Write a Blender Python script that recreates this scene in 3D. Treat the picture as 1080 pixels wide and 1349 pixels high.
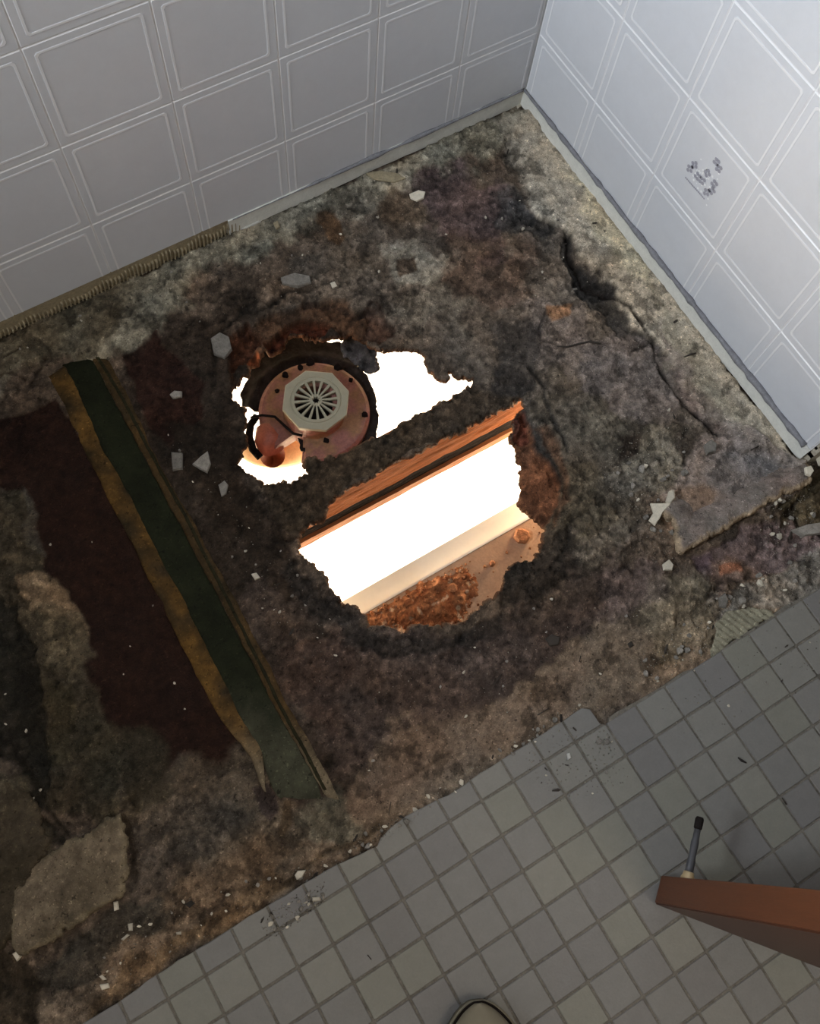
import bpy, bmesh, math, random
import numpy as np
from mathutils import Vector, Matrix
for o in list(bpy.data.objects): bpy.data.objects.remove(o)
sc = bpy.context.scene
COL = sc.collection
random.seed(7)

# ------------------------------------------------------------ camera
F = 1234.29
CAM = np.array([-0.86754919, -0.88405905, 1.25921393])
R = np.array([[0.85098445, -0.52077261, 0.06798053],
              [-0.47206458, -0.81519662, -0.33557341],
              [0.23017494, 0.25347655, -0.93955795]])
cd = bpy.data.cameras.new('camera'); cam = bpy.data.objects.new('camera', cd); COL.objects.link(cam)
cd.sensor_fit = 'HORIZONTAL'; cd.sensor_width = 36; cd.lens = F / 1080 * 36; cd.clip_start = 0.02
cam.matrix_world = Matrix(((R[0][0], -R[1][0], -R[2][0], CAM[0]), (R[0][1], -R[1][1], -R[2][1], CAM[1]),
                           (R[0][2], -R[1][2], -R[2][2], CAM[2]), (0, 0, 0, 1)))
sc.camera = cam
# ------------------------------------------------------------ world, lights, exposure
w = bpy.data.worlds.new('World'); sc.world = w; w.use_nodes = True
w.node_tree.nodes['Background'].inputs[0].default_value = (0.62, 0.74, 1, 1)
w.node_tree.nodes['Background'].inputs[1].default_value = 0.6

def area(name, loc, target, sx, sy, power, col):
    l = bpy.data.lights.new(name, 'AREA'); l.shape = 'RECTANGLE'; l.size = sx; l.size_y = sy
    l.energy = power; l.color = col
    o = bpy.data.objects.new(name, l); COL.objects.link(o); o.location = loc
    o.rotation_euler = (Vector(target) - Vector(loc)).to_track_quat('-Z', 'Y').to_euler()
    return o
# daylight through the bathroom window, high in the wall behind the photographer's left shoulder
area('window_daylight', (-2.42, -0.27, 1.52), (-0.05, -0.6, 0.3), 0.45, 0.85, 62, (0.86, 0.925, 1.0))
# the bathroom's ceiling lamp, behind the photographer
area('ceiling_lamp_light', (-0.5, -1.7, 2.3), (-0.5, -1.5, 0), 0.5, 0.5, 8, (1.0, 0.84, 0.66))
# lamps of the room below
area('room_below_light', (-1.25, -0.2, -0.32), (-0.7, 0.0, -2.5), 0.9, 0.9, 420, (1.0, 0.86, 0.66))
area('room_below_light', (0.75, -0.9, -0.32), (0.4, 0.2, -2.5), 0.7, 0.7, 220, (1.0, 0.86, 0.66))
# unseen fill lights added in the joist bay to brighten batten and ceiling board
for lx_, le_ in ((-0.20, 3.2), (-0.80, 1.4)):
    pl = bpy.data.lights.new('bay_fill_light', 'POINT'); pl.energy = le_; pl.color = (1.0, 0.76, 0.50); pl.shadow_soft_size = 0.03
    plo = bpy.data.objects.new('bay_fill_light', pl); COL.objects.link(plo); plo.location = (lx_, -0.52, -0.15)
sc.view_settings.view_transform = 'Standard'; sc.view_settings.look = 'None'
sc.view_settings.exposure = 0.0; sc.view_settings.gamma = 1.0; sc.view_settings.use_curve_mapping = False

# ------------------------------------------------------------ helpers
def up(u, v, z=0.0):
    d = R.T @ np.array([(u - 540) / F, (v - 674.5) / F, 1.0]); t = (z - CAM[2]) / d[2]
    return CAM + t * d
def upx(u, v, x=0.0):
    d = R.T @ np.array([(u - 540) / F, (v - 674.5) / F, 1.0]); t = (x - CAM[0]) / d[0]
    return CAM + t * d
def upy(u, v, y=0.0):
    d = R.T @ np.array([(u - 540) / F, (v - 674.5) / F, 1.0]); t = (y - CAM[1]) / d[1]
    return CAM + t * d
def pix(X, Y, Z=0.0):
    dx, dy, dz = X - CAM[0], Y - CAM[1], Z - CAM[2]
    c = [R[i][0] * dx + R[i][1] * dy + R[i][2] * dz for i in range(3)]
    return 540 + F * c[0] / c[2], 674.5 + F * c[1] / c[2]
def lin(c, k=1.0):
    r = []
    for x in c:
        x /= 255.0
        r.append(min(.9, k * (x / 12.92 if x <= .04045 else ((x + .055) / 1.055) ** 2.4)))
    return tuple(r)
def link(name, me, parent=None, mat=None):
    o = bpy.data.objects.new(name, me); COL.objects.link(o)
    if mat is not None and len(me.materials) == 0: me.materials.append(mat)
    if parent is not None: o.parent = parent
    return o
def fin(name, bm, mat, parent=None, smooth=False):
    me = bpy.data.meshes.new(name); bmesh.ops.recalc_face_normals(bm, faces=bm.faces[:]); bm.to_mesh(me); bm.free()
    if smooth:
        for p in me.polygons: p.use_smooth = True
    for m in (mat if isinstance(mat, (list, tuple)) else [mat]): me.materials.append(m)
    o = bpy.data.objects.new(name, me); COL.objects.link(o)
    if parent is not None: o.parent = parent
    return o
def tag(o, label=None, cat=None, group=None, kind=None):
    if label: o['label'] = label
    if cat: o['category'] = cat
    if group: o['group'] = group
    if kind: o['kind'] = kind
    return o
def empty(name, loc=(0, 0, 0)):
    o = bpy.data.objects.new(name, None); COL.objects.link(o); o.location = loc; o.empty_display_size = .02
    return o
def box(bm, lo, hi, bev=0.0):
    g = bmesh.ops.create_cube(bm, size=1)
    for v in g['verts']:
        for i in range(3): v.co[i] = lo[i] + (v.co[i] + .5) * (hi[i] - lo[i])
    if bev: bmesh.ops.bevel(bm, geom=list({e for v in g['verts'] for e in v.link_edges}), offset=bev, segments=2, affect='EDGES', profile=.6)
def prism(bm, pts, z0, z1, inset=0.0, drop=0.0):
    """polygon prism whose rim can be bevelled"""
    n = len(pts); c = np.mean(np.array(pts), axis=0)
    b = [bm.verts.new((p[0], p[1], z0)) for p in pts]
    t = [bm.verts.new((p[0], p[1], z1 - drop)) for p in pts]
    rings = [b, t]
    if inset:
        q = inset_poly(pts, inset); rings.append([bm.verts.new((p[0], p[1], z1)) for p in q])
    for a, bb in zip(rings[:-1], rings[1:]):
        for i in range(n): bm.faces.new((a[i], a[(i + 1) % n], bb[(i + 1) % n], bb[i]))
    bm.faces.new(rings[-1]); bm.faces.new(list(reversed(b)))
def area2(p):
    return sum(p[i][0] * p[(i + 1) % len(p)][1] - p[(i + 1) % len(p)][0] * p[i][1] for i in range(len(p))) / 2
def inset_poly(pts, d):
    s = 1 if area2(pts) > 0 else -1
    n = len(pts); out = []
    for i in range(n):
        a, b, c = np.array(pts[i - 1][:2]), np.array(pts[i][:2]), np.array(pts[(i + 1) % n][:2])
        e1 = b - a; e2 = c - b; l1 = np.hypot(*e1) + 1e-9; l2 = np.hypot(*e2) + 1e-9
        n1 = np.array([-e1[1], e1[0]]) / l1 * s; n2 = np.array([-e2[1], e2[0]]) / l2 * s
        m = n1 + n2; k = m @ m
        m = m / max(k, .6) * 2
        dd = min(d, .45 * min(l1, l2))
        out.append(tuple(b + m * dd))
    return out
def tube(bm, pts, rad, seg=10, cap=True):
    pts = [Vector(p) for p in pts]; rings = []
    if not isinstance(rad, (list, tuple)): rad = [rad] * len(pts)
    up0 = Vector((0, 0, 1))
    for i, p in enumerate(pts):
        t = (pts[min(i + 1, len(pts) - 1)] - pts[max(i - 1, 0)]).normalized()
        a = t.cross(up0)
        if a.length < .05: a = t.cross(Vector((1, 0, 0)))
        a.normalize(); b = t.cross(a)
        rings.append([bm.verts.new(p + (a * math.cos(k * 2 * math.pi / seg) + b * math.sin(k * 2 * math.pi / seg)) * rad[i]) for k in range(seg)])
    for r0, r1 in zip(rings[:-1], rings[1:]):
        for k in range(seg): bm.faces.new((r0[k], r0[(k + 1) % seg], r1[(k + 1) % seg], r1[k]))
    if cap: bm.faces.new(list(reversed(rings[0]))); bm.faces.new(rings[-1])
def lathe(bm, prof, c, seg=48, closed=False):
    rings = [[bm.verts.new((c[0] + r * math.cos(k * 2 * math.pi / seg), c[1] + r * math.sin(k * 2 * math.pi / seg), c[2] + z)) for k in range(seg)] for r, z in prof]
    pr = list(zip(rings[:-1], rings[1:]))
    if closed: pr.append((rings[-1], rings[0]))
    for r0, r1 in pr:
        for k in range(seg): bm.faces.new((r0[k], r0[(k + 1) % seg], r1[(k + 1) % seg], r1[k]))

# ------------------------------------------------------------ noise in numpy
def hash2(i, j, s):
    h = (i.astype(np.int64) * 374761393 + j.astype(np.int64) * 668265263 + s * 974711) & 0x7fffffff
    h = ((h ^ (h >> 13)) * 1274126177) & 0x7fffffff
    return ((h ^ (h >> 16)) & 0xffff) / 65535.0
def vnoise(x, y, s):
    i = np.floor(x); j = np.floor(y); fx = x - i; fy = y - j
    fx = fx * fx * (3 - 2 * fx); fy = fy * fy * (3 - 2 * fy)
    a = hash2(i, j, s); b = hash2(i + 1, j, s); c = hash2(i, j + 1, s); d = hash2(i + 1, j + 1, s)
    return (a * (1 - fx) + b * fx) * (1 - fy) + (c * (1 - fx) + d * fx) * fy - .5
def fbm(x, y, scale, s=0, octv=4):
    """x, y in metres; scale = size in metres of the biggest lump; result about -0.5..0.5"""
    r = 0; a = 1; f = 1 / scale; n = 0
    for k in range(octv):
        r = r + a * vnoise(x * f + 31.7 * k, y * f - 17.3 * k, s + k * 11); n += a; a *= .55; f *= 2.03
    return r / n * 1.6
def sdf(U, V, poly):
    """signed distance to a closed polygon, negative inside"""
    P = np.array(poly, float); d = np.full(U.shape, 1e18); ins = np.zeros(U.shape, bool)
    for a, b in zip(P, np.roll(P, -1, 0)):
        e = b - a; wx = U - a[0]; wy = V - a[1]
        t = np.clip((wx * e[0] + wy * e[1]) / (e @ e + 1e-12), 0, 1)
        d = np.minimum(d, (wx - e[0] * t) ** 2 + (wy - e[1] * t) ** 2)
        c = ((a[1] > V) != (b[1] > V)) & (U < (b[0] - a[0]) * (V - a[1]) / (b[1] - a[1] + 1e-12) + a[0])
        ins ^= c
    d = np.sqrt(d); return np.where(ins, -d, d)
def dline(U, V, pl):
    d = np.full(U.shape, 1e18)
    P = np.array(pl, float)
    for a, b in zip(P[:-1], P[1:]):
        e = b - a; wx = U - a[0]; wy = V - a[1]
        t = np.clip((wx * e[0] + wy * e[1]) / (e @ e + 1e-12), 0, 1)
        d = np.minimum(d, (wx - e[0] * t) ** 2 + (wy - e[1] * t) ** 2)
    return np.sqrt(d)
def sst(a, b, x):
    t = np.clip((x - a) / (b - a), 0, 1); return t * t * (3 - 2 * t)

# ------------------------------------------------------------ materials
def mat(name, base, rough=.7, spec=.3, metal=0.0, vary=0.0, scale=30, bump=0.0, bscale=200, c2=None, attr=False, stretch=None, rnd=0.0, object_coords=False):
    m = bpy.data.materials.new(name); m.use_nodes = True; n = m.node_tree.nodes; l = m.node_tree.links
    b = n['Principled BSDF']; b.inputs['Roughness'].default_value = rough; b.inputs['Specular IOR Level'].default_value = spec
    b.inputs['Metallic'].default_value = metal
    geo = n.new('ShaderNodeTexCoord' if object_coords else 'ShaderNodeNewGeometry')
    src = geo.outputs['Object' if object_coords else 'Position']
    if stretch:
        mp = n.new('ShaderNodeMapping'); mp.inputs['Scale'].default_value = stretch; l.new(src, mp.inputs[0]); src = mp.outputs[0]
    if attr:
        at = n.new('ShaderNodeAttribute'); at.attribute_name = 'stain'; col = at.outputs['Color']
    else:
        rg = n.new('ShaderNodeRGB'); rg.outputs[0].default_value = (*base, 1); col = rg.outputs[0]
        if c2 is not None:
            nz = n.new('ShaderNodeTexNoise'); nz.inputs['Scale'].default_value = scale; nz.inputs['Detail'].default_value = 6
            l.new(src, nz.inputs['Vector'])
            rp = n.new('ShaderNodeValToRGB'); rp.color_ramp.elements[0].position = .42; rp.color_ramp.elements[1].position = .58
            rp.color_ramp.elements[0].color = (*base, 1); rp.color_ramp.elements[1].color = (*c2, 1)
            l.new(nz.outputs[0], rp.inputs[0]); col = rp.outputs[0]
    if vary:
        for sc_, v_ in ((scale, vary), (scale * 6, vary * .8)):
            nz = n.new('ShaderNodeTexNoise'); nz.inputs['Scale'].default_value = sc_; nz.inputs['Detail'].default_value = 7; nz.inputs['Roughness'].default_value = .75
            l.new(src, nz.inputs['Vector'])
            mr = n.new('ShaderNodeMapRange'); mr.inputs[1].default_value = .3; mr.inputs[2].default_value = .7
            mr.inputs[3].default_value = 1 - v_; mr.inputs[4].default_value = 1 + v_; l.new(nz.outputs[0], mr.inputs[0])
            mx = n.new('ShaderNodeVectorMath'); mx.operation = 'SCALE'; l.new(col, mx.inputs[0]); l.new(mr.outputs[0], mx.inputs['Scale']); col = mx.outputs[0]
    if attr:
        # grit: pale and dark flecks pressed into the surface
        for sc_, lo_, hi_, f_ in ((210, .66, .70, 1.8), (330, .64, .68, 1.5), (150, .68, .71, .45), (260, .66, .70, .5)):
            nz = n.new('ShaderNodeTexNoise'); nz.inputs['Scale'].default_value = sc_; nz.inputs['Detail'].default_value = 2
            mp = n.new('ShaderNodeMapping'); mp.inputs['Location'].default_value = (sc_ * .37, f_ * 9, 0); l.new(src, mp.inputs[0]); l.new(mp.outputs[0], nz.inputs['Vector'])
            mr = n.new('ShaderNodeMapRange'); mr.inputs[1].default_value = lo_; mr.inputs[2].default_value = hi_; mr.inputs[3].default_value = 1; mr.inputs[4].default_value = f_
            l.new(nz.outputs[0], mr.inputs[0]); mx = n.new('ShaderNodeVectorMath'); mx.operation = 'SCALE'; l.new(col, mx.inputs[0]); l.new(mr.outputs[0], mx.inputs['Scale']); col = mx.outputs[0]
    if rnd:
        oi = n.new('ShaderNodeObjectInfo'); mr = n.new('ShaderNodeMapRange'); mr.inputs[3].default_value = 1 - rnd; mr.inputs[4].default_value = 1 + rnd
        l.new(oi.outputs['Random'], mr.inputs[0]); mx = n.new('ShaderNodeVectorMath'); mx.operation = 'SCALE'
        l.new(col, mx.inputs[0]); l.new(mr.outputs[0], mx.inputs['Scale']); col = mx.outputs[0]
    l.new(col, b.inputs['Base Color'])
    if bump:
        nz = n.new('ShaderNodeTexNoise'); nz.inputs['Scale'].default_value = bscale; nz.inputs['Detail'].default_value = 6; l.new(src, nz.inputs['Vector'])
        bp = n.new('ShaderNodeBump'); bp.inputs['Strength'].default_value = bump; bp.inputs['Distance'].default_value = .002
        l.new(nz.outputs[0], bp.inputs['Height']); l.new(bp.outputs[0], b.inputs['Normal'])
    return m
M = {}
M['wallfield'] = mat('panel field', (.62, .635, .665), .34, .42, vary=.03, scale=8)
M['wallline'] = mat('panel line', (.77, .775, .79), .3, .45)
M['decal'] = mat('printed flowers', (.34, .34, .39), .4)
M['decal2'] = mat('printed pale petals', (.82, .83, .84), .4)
M['strip'] = mat('bare board strip', (.66, .66, .61), .8, vary=.1, scale=60, bump=.3)
M['caulk'] = mat('mildewed caulk', (.20, .20, .215), .55, vary=.3, scale=90)
M['adhesive'] = mat('yellowed adhesive', (.30, .25, .16), .7, vary=.3, scale=120, bump=.5)
M['cream'] = mat('cream plaster', (.50, .44, .36), .8)
M['white'] = mat('white paint', (.78, .78, .78), .6)
M['floorcrust'] = mat('rotten shower base', (.1, .1, .1), .75, .12, attr=True, vary=.45, scale=75, bump=1.0, bscale=520)
M['smooth'] = mat('old lining sheet', (.1, .1, .1), .7, .10, attr=True, vary=.2, scale=45, bump=.5, bscale=300)
M['mortar'] = mat('mortar', (.1, .1, .1), .85, .15, attr=True, vary=.2, scale=70, bump=1.0, bscale=500)
# mosaic tiles: three clays mixed by object
def tile_mat():
    m = mat('mosaic tile', (.2, .2, .2), .5, .35, vary=.07, scale=60, bump=.15, bscale=300)
    n = m.node_tree.nodes; l = m.node_tree.links
    oi = n.new('ShaderNodeObjectInfo'); rp = n.new('ShaderNodeValToRGB'); rp.color_ramp.interpolation = 'CONSTANT'
    cols = [(.172, .168, .140), (.160, .155, .143), (.182, .176, .150), (.152, .146, .137), (.176, .170, .151), (.166, .160, .147)]
    e = rp.color_ramp.elements
    e[0].position = 0; e[0].color = (*[c * TK for c in cols[0]], 1); e[1].position = 1 / 6; e[1].color = (*[c * TK for c in cols[1]], 1)
    for i in range(2, 6):
        x = e.new(i / 6); x.color = (*[c * TK for c in cols[i]], 1)
    l.new(oi.outputs['Random'], rp.inputs[0])
    rgb = [x for x in n if x.type == 'RGB'][0]
    for k in list(rgb.outputs[0].links): l.new(rp.outputs[0], k.to_socket)
    return m
TK = 1.20
M['tile'] = tile_mat()
M['grout'] = mat('grout', (.165, .15, .125), .9, .1, vary=.35, scale=80, bump=.8)
M['joist'] = mat('joist wood', (.235, .074, .022), .85, .06, vary=.6, scale=14, bump=1.0, bscale=60, stretch=(.35, 6, 22))
M['tar'] = mat('tar strip', (.012, .009, .008), .95, .03, vary=.4, scale=60, bump=.6)  # near-black for grime, clamp and shoe stripe, and for the joist's painted gap shadow
M['lath'] = mat('lath wood', (.26, .09, .03), .7, vary=.3, scale=20, stretch=(1, 8, 8))
M['paintboard'] = mat('cream painted board', (.86, .80, .68), .6, vary=.03, scale=20)
M['gypsum'] = mat('back of ceiling board', (.50, .31, .19), .9, vary=.16, scale=40, bump=.4)
M['flange'] = mat('red drain body', (.30, .125, .10), .5, .4, vary=.4, scale=28, c2=(.22, .115, .055), bump=.4, bscale=180)
M['grate'] = mat('cream grate', lin((176, 170, 146), .78), .45, .4, vary=.06, scale=90)
M['rubber'] = mat('black rubber', (.014, .011, .010), .8, .1, vary=.3, scale=50, bump=.4)
M['pink'] = mat('pink pipe', lin((150, 84, 66), 1.3), .45, .4, vary=.3, scale=60)
M['tanpipe'] = mat('tan pipe', (.70, .45, .24), .45, .4, vary=.15, scale=60)
M['door'] = mat('door wood', lin((98, 55, 31), .9), .42, .4, vary=.16, scale=9, bump=.15, bscale=80, stretch=(12, 12, .8))
M['doorface'] = mat('door face wood', lin((84, 46, 27), .72), .42, .4, vary=.16, scale=9, bump=.15, bscale=80, stretch=(12, 12, .8))
M['dark_iron'] = mat('dark rod', (.075, .075, .08), .5, .4, metal=.2, bump=.3)
M['brass'] = mat('brass ferrule', (.62, .48, .28), .35, .5, metal=.5)
M['chip'] = mat('pale plaster chip', (.55, .50, .40), .8, vary=.15, scale=120, rnd=.3)
M['chipgrey'] = mat('grey mortar lump', (.24, .22, .19), .9, vary=.35, scale=150, rnd=.3, bump=.8)
M['splinter'] = mat('dark splinter', (.035, .028, .022), .8, rnd=.4)
M['crumb'] = mat('crumbs', (.07, .06, .048), .9, scale=260, c2=(.34, .31, .25))
M['paper'] = mat('torn paper', (.50, .49, .46), .8, vary=.1, scale=80)
M['rust'] = mat('rust crumbs', (.36, .15, .065), .9, vary=.5, scale=140, bump=1)
M['shoe'] = mat('beige canvas', lin((120, 112, 92), .85), .85, vary=.1, scale=300, bump=.5, bscale=900)
M['sole'] = mat('shoe rubber', lin((134, 126, 106), .85), .6, vary=.05)
M['lowfloor'] = mat('room below floor', (.80, .76, .70), .6)

# ------------------------------------------------------------ height-field sheets with ragged edges
def field(name, x0, x1, y0, y1, res, keep, zf, colf, m, parent=None, thick=.02, lip=.003, seed=0, rimcol=None):
    """sheet of small quads; keep(X, Y) > 0 where material is; edges snapped to the zero line and given thickness"""
    nx = int((x1 - x0) / res) + 1; ny = int((y1 - y0) / res) + 1
    X, Y = np.meshgrid(np.linspace(x0, x1, nx), np.linspace(y0, y1, ny))
    S = keep(X, Y); Z = zf(X, Y, S); C = colf(X, Y, S)
    gy, gx = np.gradient(S, Y[1, 0] - Y[0, 0], X[0, 1] - X[0, 0]); g = np.hypot(gx, gy) + 1e-6
    cell = (S[:-1, :-1] + S[1:, :-1] + S[:-1, 1:] + S[1:, 1:]) > 0
    kp = np.zeros((ny, nx), bool); rm = np.zeros((ny, nx), bool)
    for a in (slice(0, -1), slice(1, None)):
        for b in (slice(0, -1), slice(1, None)):
            kp[a, b] |= cell; rm[a, b] |= ~cell
    bd = kp & rm
    st = np.clip(S / g, -res * .9, res * .9)
    XX = np.where(bd, X - st * gx / g, X); YY = np.where(bd, Y - st * gy / g, Y)
    idx = -np.ones((ny, nx), int); idx[kp] = np.arange(kp.sum())
    verts = np.stack([XX[kp], YY[kp], Z[kp]], 1); cols = C[kp]
    jj, ii = np.nonzero(cell)
    faces = np.stack([idx[jj, ii], idx[jj, ii + 1], idx[jj + 1, ii + 1], idx[jj + 1, ii]], 1)
    # skirt
    pad = np.zeros((ny + 1, nx + 1), bool); pad[1:-1, 1:-1] = cell
    edges = []
    e = pad[1:-1, 1:-1] & ~pad[0:-2, 1:-1]; j, i = np.nonzero(e); edges.append(np.stack([idx[j, i + 1], idx[j, i]], 1))
    e = pad[1:-1, 1:-1] & ~pad[2:, 1:-1]; j, i = np.nonzero(e); edges.append(np.stack([idx[j + 1, i], idx[j + 1, i + 1]], 1))
    e = pad[1:-1, 1:-1] & ~pad[1:-1, 0:-2]; j, i = np.nonzero(e); edges.append(np.stack([idx[j, i], idx[j + 1, i]], 1))
    e = pad[1:-1, 1:-1] & ~pad[1:-1, 2:]; j, i = np.nonzero(e); edges.append(np.stack([idx[j + 1, i + 1], idx[j, i + 1]], 1))
    E_ = np.concatenate(edges)
    ub = np.unique(E_); mp = -np.ones(len(verts), int); mp[ub] = np.arange(len(ub))
    bx, by, bz = verts[ub].T
    ggx = (gx / g)[kp][ub]; ggy = (gy / g)[kp][ub]
    nv = len(verts); rows = [verts]; ccs = [cols]; prev = ub; fs = [faces]
    rc = cols[ub] if rimcol is None else np.tile(np.array(rimcol), (len(ub), 1)) * (1 + .8 * fbm(bx, by, .006, 5, 2))[:, None]
    for k, (dz, o) in enumerate(((.3, lip), (.65, lip * .2), (1.0, -lip * .6))):
        nn = fbm(bx + k, by, .008, seed + k, 2)
        off = o * (1 + 2.0 * nn)
        rows.append(np.stack([bx - ggx * off, by - ggy * off, bz - thick * dz * (1 + .4 * nn)], 1)); ccs.append(rc)
        cur = nv + np.arange(len(ub)); nv += len(ub)
        pm = {True: None}
        a = (prev if k == 0 else prev)
        pa = np.full(mp.shape, -1); pa[ub] = prev; ca = np.full(mp.shape, -1); ca[ub] = cur
        fs.append(np.stack([pa[E_[:, 0]], pa[E_[:, 1]], ca[E_[:, 1]], ca[E_[:, 0]]], 1)); prev = cur
    V = np.concatenate(rows).astype(np.float32); Cc = np.clip(np.concatenate(ccs), 0.002, .9); Fc = np.concatenate(fs).astype(np.int32)
    me = bpy.data.meshes.new(name)
    me.vertices.add(len(V)); me.vertices.foreach_set('co', V.ravel())
    me.loops.add(Fc.size); me.loops.foreach_set('vertex_index', Fc.ravel())
    me.polygons.add(len(Fc)); me.polygons.foreach_set('loop_start', np.arange(0, Fc.size, 4, dtype=np.int32))
    me.update(calc_edges=True)
    at = me.attributes.new('stain', 'FLOAT_COLOR', 'POINT')
    at.data.foreach_set('color', np.concatenate([Cc, np.ones((len(Cc), 1))], 1).astype(np.float32).ravel())
    sm = np.ones(len(Fc), bool); me.polygons.foreach_set('use_smooth', sm)
    me.validate(); me.materials.append(m)
    return link(name, me, parent)

# ============================================================ STRUCTURE
# ---- outlines, given where they lie on the floor plane as the photograph shows them
HOLE_A = [(304, 520), (302, 505), (316, 495), (327, 486), (325, 474), (338, 462), (352, 450), (376, 438), (402, 432), (425, 441), (440, 437), (458, 431), (474, 431),
          (480, 437), (490, 450), (499, 456), (503, 450), (509, 455), (524, 452), (540, 455), (556, 457), (564, 464), (565, 480), (573, 488),
          (583, 497), (588, 496), (592, 487), (606, 489), (626, 494), (622, 503), (606, 512), (560, 539), (495, 573), (468, 585), (440, 598), (404, 601),
          (405, 617), (392, 626), (381, 634), (372, 629), (362, 635), (345, 636), (330, 624), (318, 617), (307, 606), (318, 592), (322, 578), (318, 560), (322, 540)]
HOLE_B = [(388, 705), (398, 690), (420, 678), (430, 668), (430, 655), (446, 645), (470, 631), (492, 620), (506, 608), (530, 598), (560, 584), (582, 570), (606, 562),
          (640, 543), (688, 517), (693, 531), (680, 545), (678, 572), (683, 582), (690, 600), (690, 622), (692, 640), (687, 655), (697, 667), (708, 678), (722, 690), (720, 710),
          (716, 725), (700, 737), (680, 738), (668, 752), (665, 778), (655, 787), (640, 793), (622, 808), (605, 825), (590, 820), (565, 825), (548, 820), (528, 836), (512, 822), (484, 824),
          (478, 808), (462, 796), (448, 794), (438, 778), (430, 765), (428, 752), (412, 745), (404, 733), (392, 728)]
TILE_EDGE = [(60, 1376), (108, 1349), (155, 1321), (205, 1285), (262, 1249), (312, 1218), (362, 1187), (402, 1163), (440, 1141), (462, 1131), (497, 1115), (501, 1105), (515, 1090), (535, 1075),
             (560, 1062), (592, 1047), (622, 1026), (658, 1003), (700, 976), (742, 950), (755, 940), (766, 933), (777, 934), (784, 944), (790, 953), (802, 956), (803, 945),
             (812, 938), (838, 924), (868, 907), (900, 885), (915, 880), (935, 868), (965, 845), (985, 832), (1012, 815), (1030, 800), (1080, 775), (1180, 700)]
TR = [tuple(up(u, v)[:2]) for u, v in TILE_EDGE] + [(0.95, -0.55), (0.95, -2.3), (-2.5, -2.3), (-2.5, -0.15)]
TILE_PX = TILE_EDGE + [(1900, 400), (2200, 2600), (-600, 2600), (-500, 1700)]
def hole_keep(X, Y):
    U, V = pix(X, Y)
    U2 = U + 4.5 * fbm(X, Y, .012, 3, 3) + 3 * fbm(X, Y, .004, 4, 2); V2 = V + 4.5 * fbm(X, Y, .012, 8, 3) + 3 * fbm(X, Y, .004, 9, 2)
    m = (U > 260) & (U < 780) & (V > 390) & (V < 880)
    s = np.full(X.shape, .05); s[m] = np.minimum(sdf(U2[m], V2[m], HOLE_A), sdf(U2[m], V2[m], HOLE_B)) * .00097
    # the floor goes on only a little way under the tiles, and stops at the walls
    t = (sdf(U, V, TILE_PX) + 30) * .001
    wall = np.minimum(.004 - Y, np.where(Y > -.769, .004 - X, .3 - X))
    return np.minimum(np.minimum(s, t), wall)

CALM = [[(640,140),(690,125),(760,205),(985,485),(1066,600),(985,590),(880,470),(765,335),(720,250)], [(430,1060),(520,960),(740,860),(850,800),(920,860),(780,940),(500,1100)], [(70,520),(340,1030),(200,1060),(20,650)],
        [(940,600),(1060,610),(1000,670),(900,700),(890,650)], [(920,735),(1000,690),(1010,740),(940,760)]]
CRUMBLED = [[(700,560),(770,600),(840,590),(900,560),(910,650),(870,650),(890,730),(830,760),(740,770),(700,800),(670,780),(670,740),(745,690),(750,640)],
            [(900,770),(940,745),(1000,770),(1080,730),(1080,770),(960,805),(930,860),(860,880),(840,860),(900,820)], [(290,440),(340,400),(480,395),(530,440),(480,440),(400,430),(320,480)],
            [(1000,640),(1080,610),(1080,720),(1020,720)], [(300,430),(280,380),(400,350),(560,330),(560,440),(480,400),(380,400)], [(380,600),(500,570),(620,510),(690,515),(430,650),(380,700),(300,660)],
            [(380,1155),(500,1090),(640,1000),(760,930),(620,1030),(500,1112)], [(730,300),(770,380),(850,440),(820,460),(740,390)], [(340,700),(390,700),(470,830),(620,840),(660,860),(460,880)], [(660,260),(720,280),(740,320),(660,300)]]
K = 1.70
def cc(*c): return np.array(lin(c, K))
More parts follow.
